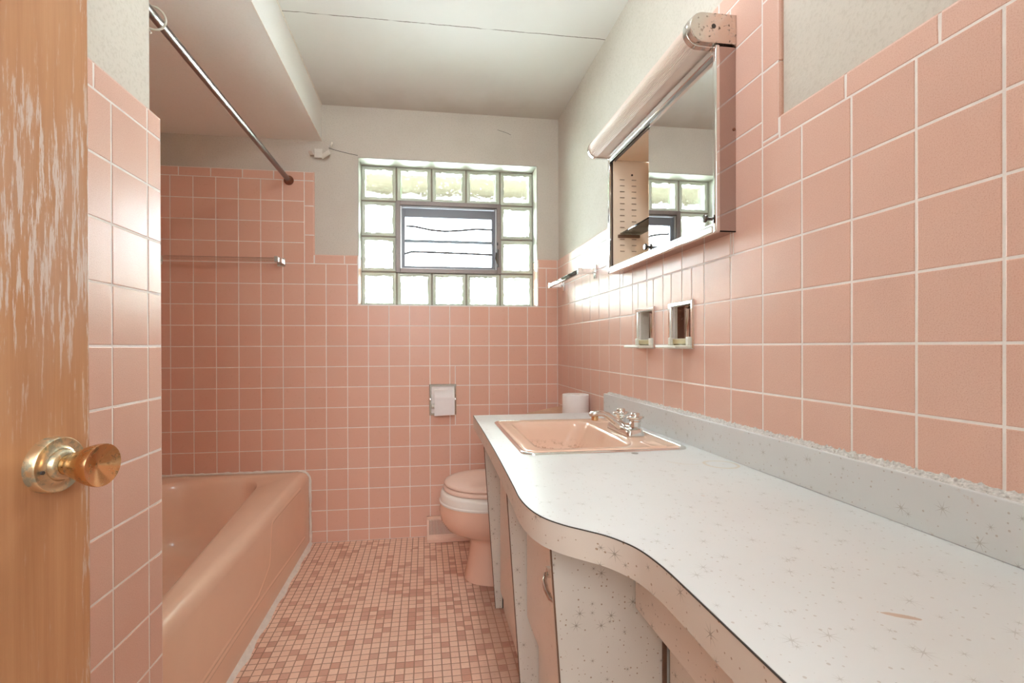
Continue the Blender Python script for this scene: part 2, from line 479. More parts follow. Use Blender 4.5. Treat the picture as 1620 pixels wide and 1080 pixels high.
def ell(cx, cy, rx, ry, z, n=48, p=2.0, back=None):
    out = []
    for i in range(n):
        a = 2 * PI * i / n; c, s_ = math.cos(a), math.sin(a)
        x = abs(c) ** (2 / p) * (1 if c > 0 else -1); y = abs(s_) ** (2 / p) * (1 if s_ > 0 else -1)
        xx = cx + x * rx
        if back is not None: xx = min(xx, back)
        out.append((xx, cy + y * ry, z))
    return out

# ------------------------------------------------------------------ tiles
def sub(rects, hole):
    a0, b0, a1, b1 = hole; out = []
    for u0, v0, u1, v1 in rects:
        if u1 <= a0 or u0 >= a1 or v1 <= b0 or v0 >= b1: out.append((u0, v0, u1, v1)); continue
        if u0 < a0: out.append((u0, v0, a0, v1))
        if u1 > a1: out.append((a1, v0, u1, v1))
        m0, m1 = max(u0, a0), min(u1, a1)
        if v0 < b0: out.append((m0, v0, m1, b0))
        if v1 > b1: out.append((m0, b1, m1, v1))
    return out
def tile(mb, fr, u0, v0, u1, v1, g=.0018, bull=''):
    """one glazed tile; fr maps (u, v, n) to the world; bull = sides with a rounded outer edge"""
    if u1 - u0 < .006 or v1 - v0 < .006: return
    gl = 0 if 'l' in bull else g; gr = 0 if 'r' in bull else g; gb = 0 if 'b' in bull else g; gt = 0 if 't' in bull else g
    u0 += gl; u1 -= gr; v0 += gb; v1 -= gt
    N = [(0, -.003), (0, -.0010), (.0005, -.0003), (.0014, 0)]
    B = [(0, -.0105), (0, -.0050), (.0022, -.0014), (.0065, 0)]
    loops = []
    for k in range(4):
        L = (B if 'l' in bull else N)[k]; R = (B if 'r' in bull else N)[k]
        Bo = (B if 'b' in bull else N)[k]; T = (B if 't' in bull else N)[k]
        def c(a, b): return min(a[1], b[1])
        loops.append([fr(u0 + L[0], v0 + Bo[0], c(L, Bo)), fr(u1 - R[0], v0 + Bo[0], c(R, Bo)),
                      fr(u1 - R[0], v1 - T[0], c(R, T)), fr(u0 + L[0], v1 - T[0], c(L, T))])
    mb.loft(loops, True, False, True)
def field(mb, fr, us, vs, holes=(), umin=-9, umax=9, vmin=-9, vmax=9):
    rects = []
    for a, b in zip(us, us[1:]):
        for c, d in zip(vs, vs[1:]):
            r = (max(a, umin), max(c, vmin), min(b, umax), min(d, vmax))
            if r[2] > r[0] and r[3] > r[1]: rects.append(r)
    for h in holes: rects = sub(rects, h)
    for r in rects: tile(mb, fr, *r)
def slab(mb, fr, rects, n0, n1):
    for u0, v0, u1, v1 in rects:
        a = [fr(u0, v0, n0), fr(u1, v0, n0), fr(u1, v1, n0), fr(u0, v1, n0)]
        b = [fr(u0, v0, n1), fr(u1, v0, n1), fr(u1, v1, n1), fr(u0, v1, n1)]
        mb.loft([a, b], True, True, True)

rowz = [Z0 - P * j for j in range(0, 18)]          # 1.896 ... 0.060
ZT = Z0 - 4 * P                                    # 1.464: top line of the wainscot
CAP = ZT + .048
WX0, WX1, WZ0, WZ1 = -.352, .625, 1.2485, 2.036    # window opening

# ---- floor
fb = MB(); fb.box(-.63, .80, -.16, D + .06, -.06, -.0007)
floor = struct(build('floor', fb, 'grout_dark', smooth=0))
fm = MB(); q = .0297; qy = .0285
nx = int((A + .02 + .605) / q) + 1; ny = int((D + .15) / qy) + 1
for i in range(nx):
    for j in range(ny):
        x = -.603 + i * q; y = -.14 + j * qy
        e = .0017
        a, b, c, d = x + e, y + e, min(x + q - e, A + .005), min(y + qy - e, D + .005)
        if c - a < .004 or d - b < .004: continue
        fm.loft([[(a, b, -.004), (c, b, -.004), (c, d, -.004), (a, d, -.004)],
                 [(a, b, -.0008), (c, b, -.0008), (c, d, -.0008), (a, d, -.0008)],
                 [(a + .0009, b + .0009, 0), (c - .0009, b + .0009, 0), (c - .0009, d - .0009, 0), (a + .0009, d - .0009, 0)]],
                True, False, True)
build('mosaic_tile', fm, 'mosaic', floor, smooth=0, fix=False)

# ---- back wall
def frB(u, v, n): return (u, D - n, v)
wbk = MB()
slab(wbk, lambda u, v, n: (u, D + TP - n, v), sub([(-1.50, -.06, 1.0, CEIL + .05)], (WX0, WZ0, WX1, WZ1)), 0, -.20)
wall_back = struct(build('wall_back', wbk, 'plaster', smooth=0))
gb_ = MB()
shx = X0 + 6 * P                                   # -0.623, last column line of the tub surround
capx = shx + .050
gr_rects = sub([(-1.40, 0, A + .01, CAP - .004)], (WX0 + .003, WZ0 + .003, WX1 - .003, 3)) + [(-1.40, CAP - .004, capx - .004, Z0 + .046)]
slab(gb_, frB, gr_rects, -.0007, -.010)
build('grout', gb_, 'grout', wall_back, smooth=0)
tb = MB()
cols = [X0 + i * P for i in range(-1, 20)]
hole = [(WX0, WZ0, WX1, 3), (.026, .660, .162, .818)]
field(tb, frB, cols, sorted([0.0] + rowz[4:]), hole, -1.385, A)                 # wainscot
field(tb, frB, cols[:8], sorted(rowz[:5]), (), -1.385, shx)                     # tub surround above
u = shx
while u > -1.38:
    tile(tb, frB, max(u - .1520, -1.385), Z0, u, Z0 + .048, bull='t'); u -= .152
tile(tb, frB, shx, Z0, capx, Z0 + .048, bull='tr')
zs = [Z0, Z0 - .131, Z0 - .283, ZT]
for a, b in zip(zs, zs[1:]): tile(tb, frB, shx, b, capx, a, bull='r')
tile(tb, frB, capx, ZT, capx + .152, CAP, bull='t'); tile(tb, frB, capx + .152, ZT, WX0, CAP, bull='tr')
tile(tb, frB, WX1, ZT, A, CAP, bull='tl')
build('wall_tile', tb, 'tile', wall_back, smooth=0)
# tiled lower halves of the window reveals
jb = MB(); gj = MB()
for sx, X in ((1, WX0), (-1, WX1)):
    fj = (lambda sx, X: (lambda u, v, n: (X + sx * (n + .004), u, v)))(sx, X)
    slab(gj, fj, [(D - .002, WZ0, D + .112, CAP - .004)], -.0016, -.006)
    for a, b in zip(sorted([ZT] + rowz[5:7]), sorted([ZT] + rowz[5:7])[1:]):
        tile(jb, fj, D - .002, a, D + .106, b)
    tile(jb, fj, D - .002, ZT, D + .108, CAP, bull='t')
build('reveal_tile', jb, 'tile', wall_back, smooth=0); build('reveal_grout', gj, 'grout', wall_back, smooth=0)
rv = MB(); t_ = .004
rv.box(WX0, WX0 + t_, D + TP, D + .125, CAP, WZ1); rv.box(WX1 - t_, WX1, D + TP, D + .125, CAP, WZ1)
rv.box(WX0, WX1, D + TP, D + .125, WZ1 - t_, WZ1); rv.box(WX0, WX1, D + .002, D + .125, WZ0 - .002, WZ0 + t_)
struct(build('trim_1', rv, 'jamb', smooth=0))

# ---- right wall
def frR(u, v, n): return (A - n, u, v)
CY0, CY1, CZ0, CZ1 = 1.035, 1.665, 1.318, 1.725     # recess of the medicine cabinet
H1 = (1.430, 1.033, 1.540, 1.146); H2 = (1.210, 1.033, 1.318, 1.146)
holesR = [(CY0, CZ0, CY1, CZ1), H1, H2]
wr = MB(); rects = [(-.16, -.06, D + .21, CEIL + .05)]
for h in holesR: rects = sub(rects, h)
slab(wr, lambda u, v, n: (A + TP - n, u, v), rects, 0, -.16)
wall_right = struct(build('wall_right', wr, 'plaster', smooth=0))
HT = Z0 - .0505                                     # 1.845: last line below the cap above the mirror
ST0, ST1 = .8855, Y0 + 4 * P                        # vertical edge strip
HY1 = 1.72
gr_ = MB(); rects = [(-.04, 0, D, CAP - .004), (ST0 + .004, CAP - .004, HY1 - .004, HT + .044)]
for h in holesR: rects = sub(rects, h)
slab(gr_, frR, rects, -.0007, -.010)
build('grout', gr_, 'grout', wall_right, smooth=0)
tr_ = MB()
ycol = [Y0 + P * m for m in range(-5, 20)]
field(tr_, frR, ycol, sorted([0.0] + rowz[4:]), holesR, -.04, D)
hz = [ZT, ZT + .057, ZT + .057 + P, ZT + .057 + 2 * P, ZT + .057 + 3 * P]
hz[-1] = HT
field(tr_, frR, ycol, hz, holesR, ST1, HY1 - .05)
for a, b in ((1.475, 1.627), (1.627, 1.779), (1.779, HT)): tile(tr_, frR, ST0, a, ST1, b, bull='l')
tile(tr_, frR, ST0, HT, ST1, HT + .048, bull='lt')
for a, b in ((ZT, 1.61), (1.61, 1.76), (1.76, HT)): tile(tr_, frR, HY1 - .05, a, HY1, b, bull='r')
u = ST1
while u < HY1 - .06: tile(tr_, frR, u, HT, min(u + .152, HY1 - .05), HT + .048, bull='t'); u += .152
tile(tr_, frR, HY1 - .05, HT, HY1, HT + .048, bull='tr')
tile(tr_, frR, ST0 + .001, ZT, ST1, 1.475)
u = .883
tile(tr_, frR, .731, ZT, ST0, CAP, bull='t')
u = .731
while u > -.04: tile(tr_, frR, max(u - .152, -.04), ZT, u, CAP, bull='t'); u -= .152
u = HY1
while u < D - .01: tile(tr_, frR, u, ZT, min(u + .152, D), CAP, bull='t'); u += .152
build('wall_tile', tr_, 'tile_speck', wall_right, smooth=0)

# ---- left wall beside the door, ending where the tub alcove begins
def frL(u, v, n): return (WL + n, u, v)
LE = 1.068
wl = MB(); wl.box(WL - TP - .14, WL - TP, -.16, LE - .025, -.06, CEIL + .05)
wl.box(WL - TP - 1.0, WL - TP - .10, LE - .145, LE - .025, -.06, CEIL + .05)
wall_left = struct(build('wall_left', wl, 'plaster', smooth=0))
gl_ = MB(); slab(gl_, frL, [(-.04, 0, LE - .004, CAP - .004)], -.0007, -.011)
slab(gl_, lambda u, v, n: (u, LE - .002 + n, v), [(-1.36, .0, WL - .004, CAP - .004)], -.0016, -.024)
build('grout', gl_, 'grout', wall_left, smooth=0)
tl = MB()
lcol = [1.0170 - P * k for k in range(11, -1, -1)]
field(tl, frL, lcol, sorted([0.0] + rowz[4:]), (), -.04, 2)
for a, b in zip(sorted([0.0] + rowz[4:]), sorted([0.0] + rowz[4:])[1:]): tile(tl, frL, 1.017, a, LE, b, bull='r')
tile(tl, frL, 1.017, ZT, LE, CAP, bull='tr')
u = 1.017
while u > -.04: tile(tl, frL, max(u - .152, -.04), ZT, u, CAP, bull='t'); u -= .152
def frE(u, v, n): return (u, LE + n - .0012, v)
ecol = [WL - .008 - P * k for k in range(8, -1, -1)]
field(tl, frE, ecol, sorted([.39] + rowz[4:14]), (), -1.36, 2)
build('wall_tile', tl, 'tile_speck', wall_left, smooth=0)

# ---- alcove outer wall
XT0, XT1, YT0, YT1 = -1.362, -.602, 1.0695, 2.5385
wa = MB(); wa.box(XT0 - .15, XT0 - .012, LE - .03, D + .2, -.06, CEIL + .05)
wall_alcove = struct(build('wall_alcove', wa, 'plaster', smooth=0))
ga = MB(); slab(ga, lambda u, v, n: (XT0 + n, u, v), [(LE, 0, D, Z0 + .044)], -.0036, -.012); build('grout', ga, 'grout', wall_alcove, smooth=0)
ta = MB(); field(ta, lambda u, v, n: (XT0 + n - .002, u, v), [D - P * k for k in range(14, -1, -1)], sorted([.39] + rowz[:14]), (), LE, D)
build('wall_tile', ta, 'tile', wall_alcove, smooth=0)

# ---- front wall with the doorway the camera stands in
wf = MB(); wf.box(.20, A + TP + .16, -.16, -.045, -.06, CEIL + .05); wf.box(-.80, -.585, -.16, -.045, -.06, CEIL + .05)
wf.box(-.585, .20, -.16, -.045, 2.05, CEIL + .05)
struct(build('wall_front', wf, 'plaster', smooth=0))

# hallway behind the doorway, closed so that the sky only enters by the window
hw = MB(); hw.box(-1.30, 1.30, -2.30, -2.20, -.06, CEIL + .05); hw.box(-1.30, -1.20, -2.20, -.16, -.06, CEIL + .05); hw.box(1.20, 1.30, -2.20, -.16, -.06, CEIL + .05)
hw.box(-1.20, -.80, -.26, -.16, -.06, CEIL + .05); hw.box(.80, 1.20, -.26, -.16, -.06, CEIL + .05)
struct(build('wall_hall', hw, 'hall', smooth=0))
hf = MB(); hf.box(-1.30, 1.30, -2.30, -.16, -.06, -.001); struct(build('floor_hall', hf, 'hall_floor', smooth=0))
hc = MB(); hc.box(-1.30, 1.30, -2.30, -.16, CEIL, CEIL + .08); struct(build('ceiling_hall', hc, 'hall', smooth=0))

# ---- ceiling and soffit over the tub
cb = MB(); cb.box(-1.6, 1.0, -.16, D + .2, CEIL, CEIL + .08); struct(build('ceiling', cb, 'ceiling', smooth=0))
sb = MB(); sb.box(-1.52, -.537, -.05, D + TP + .02, 2.110, CEIL + .02)
struct(build('soffit', sb, 'soffit', smooth=0))
# thin paint ridge and corner lines
tm = MB(); tm.box(-.5375, -.534, .9, D + .006, CEIL - .005, CEIL); tm.box(-.5375, -.5345, .9, D + .006, 2.109, 2.113)
struct(build('trim_2', tm, 'caulk', smooth=0))

# ------------------------------------------------------------------ window
win = empty('window_1', (.136, D + .12, WZ0)); struct(win, 'glass block window with a small grey awning sash in the middle')
BY = D + .113; bw = (WX1 - WX0) / 5; bh = (WZ1 - WZ0) / 4
mo = MB()
for i in range(6):
    x = WX0 + i * bw
    if i in (2, 3):
        for r0, r1 in ((0, 1), (3, 4)): mo.box(x - .004, x + .004, BY + .004, BY + .076, WZ0 + r0 * bh, WZ0 + r1 * bh)
    else: mo.box(max(x - .004, WX0), min(x + .004, WX1), BY + .004, BY + .076, WZ0, WZ1)
for j in range(5):
    z = WZ0 + j * bh; z0, z1 = max(z - .004, WZ0), min(z + .004, WZ1)
    if j == 2:
        mo.box(WX0, WX0 + bw, BY + .004, BY + .076, z0, z1); mo.box(WX1 - bw, WX1, BY + .004, BY + .076, z0, z1)
    else: mo.box(WX0, WX1, BY + .004, BY + .076, z0, z1)
build('mortar', mo, 'mortar', win, smooth=0)
def block(i, j):
    cx = WX0 + (i + .5) * bw; cz = WZ0 + (j + .5) * bh; h = bw / 2 - .0045; hz_ = bh / 2 - .0045
    m = MB()
    def lp(s, y): return [(cx - h + s, y, cz - hz_ + s), (cx + h - s, y, cz - hz_ + s), (cx + h - s, y, cz + hz_ - s), (cx - h + s, y, cz + hz_ - s)]
    # greenish outer wall and lip of the block
    rnd = random.Random(i * 7 + j)
    def wl_(s, y, amp):
        out = []; c4 = lp(0, y)
        for k in range(4):
            a, b = Vector(c4[k]), Vector(c4[(k + 1) % 4]); inn = Vector((cx, y, cz))
            for q in range(12):
                p = a.lerp(b, q / 12); d = s + (rnd.uniform(-amp, amp) if q else 0) * (1.6 if k == 2 else 1)
                sx = (h - d) / h; sz = (hz_ - d) / hz_
                out.append((cx + (p.x - cx) * sx, y, cz + (p.z - cz) * sz))
        return out
    m.loft([wl_(.0185, BY + .0062, .0028), wl_(.0150, BY + .0050, 0)], True)
    m.loft([wl_(.0205, BY + .0700, .0035), wl_(.0130, BY + .0720, 0)], True)
    m.loft([lp(.0150, BY + .005), lp(.010, BY + .001), lp(.004, BY), lp(0, BY + .003), lp(0, BY + .077), lp(.004, BY + .08), lp(.012, BY + .079), lp(.011, BY + .060), lp(.009, BY + .020), lp(.0150, BY + .005)])
    o = build('glass_block', m, 'block_rim', win, smooth=50)
    f = MB()
    for y in (BY + .006, BY + .074):
        N = 1
        f.loft([lp(.012, y), lp(.012, y + .0012)], True, True, True)
    build('glass_face', f, 'block_glass', o, smooth=0)
for i in range(5):
    for j in range(4):
        if 1 <= i <= 3 and 1 <= j <= 2: continue
        block(i, j)
AX0, AX1, AZ0, AZ1 = WX0 + bw + .002, WX1 - bw - .002, WZ0 + bh + .002, WZ1 - bh - .002
def ringbox(mb, x0, x1, z0, z1, w, y0, y1, wt=None):
    wt = wt or w
    mb.box(x0, x0 + w, y0, y1, z0, z1); mb.box(x1 - w, x1, y0, y1, z0, z1)
    mb.box(x0 + w, x1 - w, y0, y1, z1 - wt, z1); mb.box(x0 + w, x1 - w, y0, y1, z0, z0 + w)
af = MB(); ringbox(af, AX0 - .006, AX1 + .006, AZ0 - .006, AZ1 + .006, .024, BY - .012, BY + .075)
sash = build('awning_frame', af, 'bronze', win, bevel=.0015)
a2 = MB(); ringbox(a2, AX0 + .017, AX1 - .017, AZ0 + .013, AZ1 - .013, .010, BY + .002, BY + .060)
build('inner_sash', a2, 'alu', sash, bevel=.001)
a3 = MB(); ringbox(a3, AX0 + .0255, AX1 - .0255, AZ0 + .020, AZ1 - .0255, .018, BY + .022, BY + .052, .050)
build('screen_frame', a3, 'sash', sash, bevel=.001)
pn = MB(); pn.box(AX0 + .03, AX1 - .03, BY + .034, BY + .038, AZ0 + .03, AZ1 - .05); build('pane', pn, 'pane', sash, smooth=0)
zc = (AZ0 + AZ1) / 2
rl = MB(); rl.box(AX0 + .036, AX1 - .036, BY + .040, BY + .050, zc - .020, zc - .003)
rl.tube([(AX0 + .05, BY + .03, zc + .070), (AX0 + .10, BY + .03, zc + .068), (AX0 + .19, BY + .03, zc + .051), (AX0 + .27, BY + .03, zc + .046), (AX0 + .36, BY + .03, zc + .053), (AX0 + .45, BY + .03, zc + .064), (AX1 - .04, BY + .03, zc + .062)], .0062, 8)
rl.tube([(AX0 + .04, BY + .03, zc - .088), (AX0 + .08, BY + .03, zc - .076), (AX0 + .11, BY + .03, zc - .075), (AX1 - .20, BY + .03, zc - .079), (AX1 - .04, BY + .03, zc - .083)], .0062, 8)
build('sash_rail', rl, 'sash', sash, smooth=40)
la = MB(); la.box(AX1 - .018, AX1 - .008, BY - .018, BY + .01, AZ0 + .035, AZ0 + .135)
la.tube([(AX1 - .020, BY - .018, AZ0 + .055), (AX1 - .026, BY - .028, AZ0 + .08), (AX1 - .024, BY - .03, AZ0 + .115)], [.004, .006, .004], 10)
la.box(AX1 - .018, AX1 - .011, BY - .016, BY + .01, AZ0 + .16, AZ0 + .175)
build('latch', la, 'knob_dark', sash, bevel=.001)
ev = MB(); ev.box(-1.6, 1.9, 2.86, 3.50, 2.16, 2.22); ev.box(-1.6, 1.9, 3.47, 3.51, 2.10, 2.22)
struct(build('trim_3', ev, 'eave', smooth=0))

# ------------------------------------------------------------------ door
dn = Vector((.982, -.19, 0)).normalized(); dt = Vector((.19, .982, 0)).normalized()
edge = Vector((-.4410, .6834, 0))
door = empty('door_1', (edge.x - dt.x * .70, edge.y - dt.y * .70, 0)); struct(door, 'worn orange-brown varnished door standing open at left')
dm = MB()
def dp(s, n, z): v = edge - dt * s + dn * n; return (v.x, v.y, z)
dm.loft([[dp(0, 0, z), dp(.70, 0, z), dp(.70, -.035, z), dp(0, -.035, z)] for z in (.012, 2.03)], True, True, True)
build('door_leaf', dm, 'door', door, bevel=.002)
kc = Vector(dp(.053, 0, .888))
k1 = MB(); k1.lathe([(.0001, .0142), (.019, .0142), (.0195, .0150), (.024, .0118), (.0295, .0132), (.0318, .0135), (.0332, .0118), (.0336, .0)], kc, dn, 56)
k1.lathe([(.019, .014), (.0175, .0195), (.0155, .0215), (.012, .0215)], kc, dn, 48)
rose = build('knob_rose', k1, 'brass_rose', door, smooth=50)
k2 = MB(); k2.lathe([(.0118, .014), (.0118, .027), (.0135, .029), (.0150, .031), (.0185, .040), (.0225, .0505), (.0252, .060), (.0258, .0655), (.0252, .0675), (.0238, .0670), (.016, .0638), (.008, .0608), (.0001, .0580)], kc, dn, 64)
build('door_knob', k2, 'brass', door, smooth=40)
k3 = MB()
pk = kc + dn * .0148 + Vector((0, 0, -.004)) - dt * .0235
k3.lathe([(.0022, -.001), (.0022, .0012), (.0001, .0012)], pk, dn, 16); build('pin_hole', k3, 'dark', rose, smooth=0)

# ------------------------------------------------------------------ bathtub
tub = tag(empty('bathtub', (-.98, 1.80, 0)), 'pink enamelled bathtub built into the tiled alcove', 'bathtub')
tx0, tx1, ty0, ty1 = XT0 + .004, XT1, YT0 + .004, YT1 - .003
ZR = .380
def taper(x, y):
    k = (y - 1.35) / 1.0
    if x > -.95: x -= .105 * max(0, min(1.2, k)) * ((x + .95) / .28)
    return x, y
tb_ = MB()
L = [rrect(tx0 + .02, tx1 - .0, ty0, ty1, .012, 0.0), rrect(tx0, tx1, ty0, ty1, .012, ZR - .045),
     rrect(tx0 + .001, tx1 - .003, ty0, ty1, .014, ZR - .026), rrect(tx0 + .004, tx1 - .012, ty0 + .002, ty1 - .002, .018, ZR - .010),
     rrect(tx0 + .010, tx1 - .026, ty0 + .005, ty1 - .005, .022, ZR - .002), rrect(tx0 + .02, tx1 - .040, ty0 + .01, ty1 - .01, .03, ZR)]
for ins, z, r in ((0, ZR - .001, .19), (.006, ZR - .005, .19), (.014, ZR - .016, .185), (.022, ZR - .04, .18), (.040, ZR - .12, .16), (.060, .16, .13), (.080, .10, .10), (.115, .072, .09), (.17, .062, .07), (.24, .060, .03)):
    L.append(rrect(tx0 + .065 + ins, tx1 - .078 - ins * .85, ty0 + .075 + ins, ty1 - .085 - ins * 1.15, r, z, fx=taper))
tb_.loft(L, True, False, True)
body = build('tub_body', tb_, 'tub', tub, smooth=60)
em = MB(); XA = XT1 - .0002
def rib(pts, w=.010, h=.0022):
    # smooth the path, then sweep a low rounded ridge along it
    q = [Vector(p) for p in catmull(pts, 6)]; lo = []
    for i, p in enumerate(q):
        t = (q[min(i + 1, len(q) - 1)] - q[max(i - 1, 0)]).normalized(); nn = Vector((-t.y, t.x))
        lo.append([(XA + hh * h, p.x + nn.x * k * w, p.y + nn.y * k * w) for k, hh in ((-1, -.4), (-.6, .35), (-.25, .9), (0, 1), (.25, .9), (.6, .35), (1, -.4))])
    em.loft(lo, False)
rib([(2.36, .338), (2.10, .338), (1.96, .334), (1.935, .31), (1.915, .20), (1.895, .172), (1.80, .132), (1.74, .122), (1.30, .120), (1.10, .120)])
rib([(2.44, .072), (2.2, .082), (1.95, .094), (1.7, .100), (1.30, .101), (1.10, .101)])
build('apron_ridge', em, 'tub', body, smooth=60)
# caulk lines around the tub
ck = MB(); random.seed(3)
def bead(mb, pts, r, jit=.0012, n=7):
    out = []
    for a, b in zip(pts, pts[1:]):
        a, b = Vector(a), Vector(b); k = max(2, int((b - a).length / .02))
        for i in range(k): out.append(a.lerp(b, i / k))
    out.append(Vector(pts[-1]))
    out = [p + Vector([random.uniform(-jit, jit) for _ in range(3)]) for p in out]
    mb.tube(out, [r * random.uniform(.7, 1.3) for _ in out], n)
bead(ck, [(tx0 + .01, D - .004, ZR + .001), (-.66, D - .004, ZR + .002), (-.62, D - .004, ZR - .006), (-.600, D - .004, ZR - .03), (-.597, D - .004, .18), (-.597, D - .004, .004)], .0065)
struct(build('trim_4', ck, 'caulk', smooth=60))
c2 = MB(); N = 70; lp_ = []
for i in range(N + 1):
    y = 1.0 + (D - 1.0) * i / N; w = .017 + .004 * math.sin(i * .7) + random.uniform(-.002, .002)
    lp_.append([(XT1 - .002, y, .0), (XT1 - .001, y, .012), (XT1 + .006, y, .006), (XT1 + w, y, .0012), (XT1 + w + .003, y, -.001)])
c2.loft(lp_, False)
struct(build('trim_5', c2, 'caulk', smooth=60))

# ------------------------------------------------------------------ shower rod, ring, towel bars
rod = tag(empty('shower_rod', (-.70, D, 1.892)), 'dull metal shower curtain rod running over the tub to the back wall', 'shower rod')
RX, RZ = -.699, 1.893
m = MB(); m.tube([(RX, LE + .003, RZ), (RX, D - .003, RZ)], .0125, 24); build('pole', m, 'rod', rod, smooth=50)
for y, s_ in ((D, -1), (LE, 1)):
    m = MB(); m.lathe([(.024, 0), (.0245, .006), (.021, .012), (.0165, .016), (.0160, .030), (.0130, .031)], (RX, y, RZ), (0, s_, 0), 28, caps=True)
    build('wall_flange', m, 'rust', rod, smooth=45)
m = MB(); pts = []
for i in range(22):
    a = math.radians(-62 + i * 13.2)
    pts.append((RX + .027 * math.sin(a), 1.318 + .010 * math.sin(a * 1.0), RZ - .008 + .030 * math.cos(a)))
pts = [(RX - .010, 1.318, RZ - .052)] + pts[::-1] if False else pts
pts.append((RX - .002, 1.315, RZ - .050))
m.tube(pts, .0028, 10); tag(build('curtain_ring', m, 'white_pl', smooth=60), 'white plastic curtain ring hanging on the near end of the shower rod', 'curtain ring')

def towel_bar_R():
    o = tag(empty('towel_bar', (A, 2.17, 1.35)), 'short clear towel bar on two chrome posts on the right wall past the mirror', 'towel bar')
    z = 1.352
    for y in (1.945, 2.415):
        m = MB(); m.box(A - .006, A, y - .013, y + .013, z - .030, z + .030); m.box(A - .016, A - .006, y - .006, y + .006, z - .006, z + .016)
        p = build('wall_plate', m, 'chrome_worn', o, bevel=.0015)
        m = MB(); m.box(A - .078, A - .014, y - .005, y + .005, z - .011, z + .011); m.box(A - .083, A - .064, y - .008, y + .008, z - .0135, z + .0135)
        build('bracket_arm', m, 'chrome_worn', p, bevel=.0015)
    m = MB(); m.box(A - .080, A - .067, 1.953, 2.407, z - .010, z + .010); build('bar', m, 'acrylic', o, bevel=.002)
towel_bar_R()
o = tag(empty('towel_bar', (-1.02, D, 1.465)), 'long clear towel bar with square chrome post above the bathtub', 'towel bar')
z = 1.466
for x in (-.738, -1.325):
    m = MB(); m.box(x - .020, x + .020, D - .006, D, z - .022, z + .022)
    p = build('wall_plate', m, 'chrome_worn', o, bevel=.0015)
    m = MB(); m.box(x - .003, x + .012, D - .060, D - .004, z - .008, z + .016); m.box(x - .016, x + .004, D - .070, D - .050, z - .009, z + .020)
    build('bracket_arm', m, 'chrome_worn', p, bevel=.0015)
m = MB(); m.box(-1.320, -.752, D - .066, D - .054, z - .004, z + .013); build('bar', m, 'acrylic', o, bevel=.002)

# ------------------------------------------------------------------ toilet paper holder on the back wall
o = tag(empty('toilet_paper_holder', (.094, D, .74)), 'recessed chrome toilet paper holder in the back wall tile', 'toilet paper holder')
m = MB(); hx0, hx1, hz0, hz1 = .020, .168, .655, .824
def frame(mb, fr, u0, u1, v0, v1, w, n1, n0=-.004):
    def q_(i, n): return [fr(u0 + i, v0 + i, n), fr(u1 - i, v0 + i, n), fr(u1 - i, v1 - i, n), fr(u0 + i, v1 - i, n)]
    mb.loft([q_(0, n0), q_(0, n1 * .5), q_(.003, n1), q_(w - .002, n1), q_(w, n1 - .003), q_(w + .001, n0)], True)
frame(m, frB, hx0, hx1, hz0, hz1, .013, .006)
build('frame', m, 'chrome_worn', o, smooth=30)
m = MB(); y = D
def cup(mb, fr, u0, u1, v0, v1, dep, r=.01):
    def q_(i, n): return [fr(u0 + i, v0 + i, n), fr(u1 - i, v0 + i, n), fr(u1 - i, v1 - i, n), fr(u0 + i, v1 - i, n)]
    mb.loft([q_(0, .001), q_(.001, -dep * .7), q_(.006, -dep * .95), q_(.012, -dep)], True, False, True)
cup(m, frB, hx0 + .0115, hx1 - .0115, hz0 + .0115, hz1 - .0115, .045); build('recess', m, 'recess', o, smooth=50, fix=False)
for x in (hx0 + .006, hx1 - .006):
    m = MB(); m.lathe([(.008, 0), (.008, .008), (.005, .012), (.0001, .013)], (x, D - .004, .742), (0, -1, 0), 20); build('post', m, 'chrome_worn', o, smooth=40)
m = MB(); m.lathe([(.0001, 0), (.012, 0), (.012, .122), (.0001, .122)], (hx0 + .013, D - .012, .708), (1, 0, 0), 24); build('spindle', m, 'white_pl', o, smooth=40)
m = MB(); pr = [(.019, 0), (.0515, 0), (.0525, .001), (.0525, .106), (.0515, .107), (.019, .107), (.019, 0)]
RC = Vector((.0475, D - .014, .745))
m.lathe([(.019, 0), (.0480, 0), (.0490, .001), (.0490, .106), (.0480, .107), (.019, .107), (.019, 0)], (RC.x, RC.y, RC.z), (1, 0, 0), 48)
m.loft([[(RC.x + t, RC.y - .0495, RC.z + .01) for t in (0, .107)], [(RC.x + t, RC.y - .0500, RC.z - .03) for t in (0, .107)], [(RC.x + t, RC.y - .0485, RC.z - .062) for t in (-.001, .107)], [(RC.x + t, RC.y - .0475, RC.z - .084 + .004 * t / .107) for t in (-.001, .107)]], False)
tag(build('toilet_paper_roll', m, 'paper', smooth=40, fix=False), 'toilet paper roll in the recessed chrome holder on the back wall', 'toilet paper')

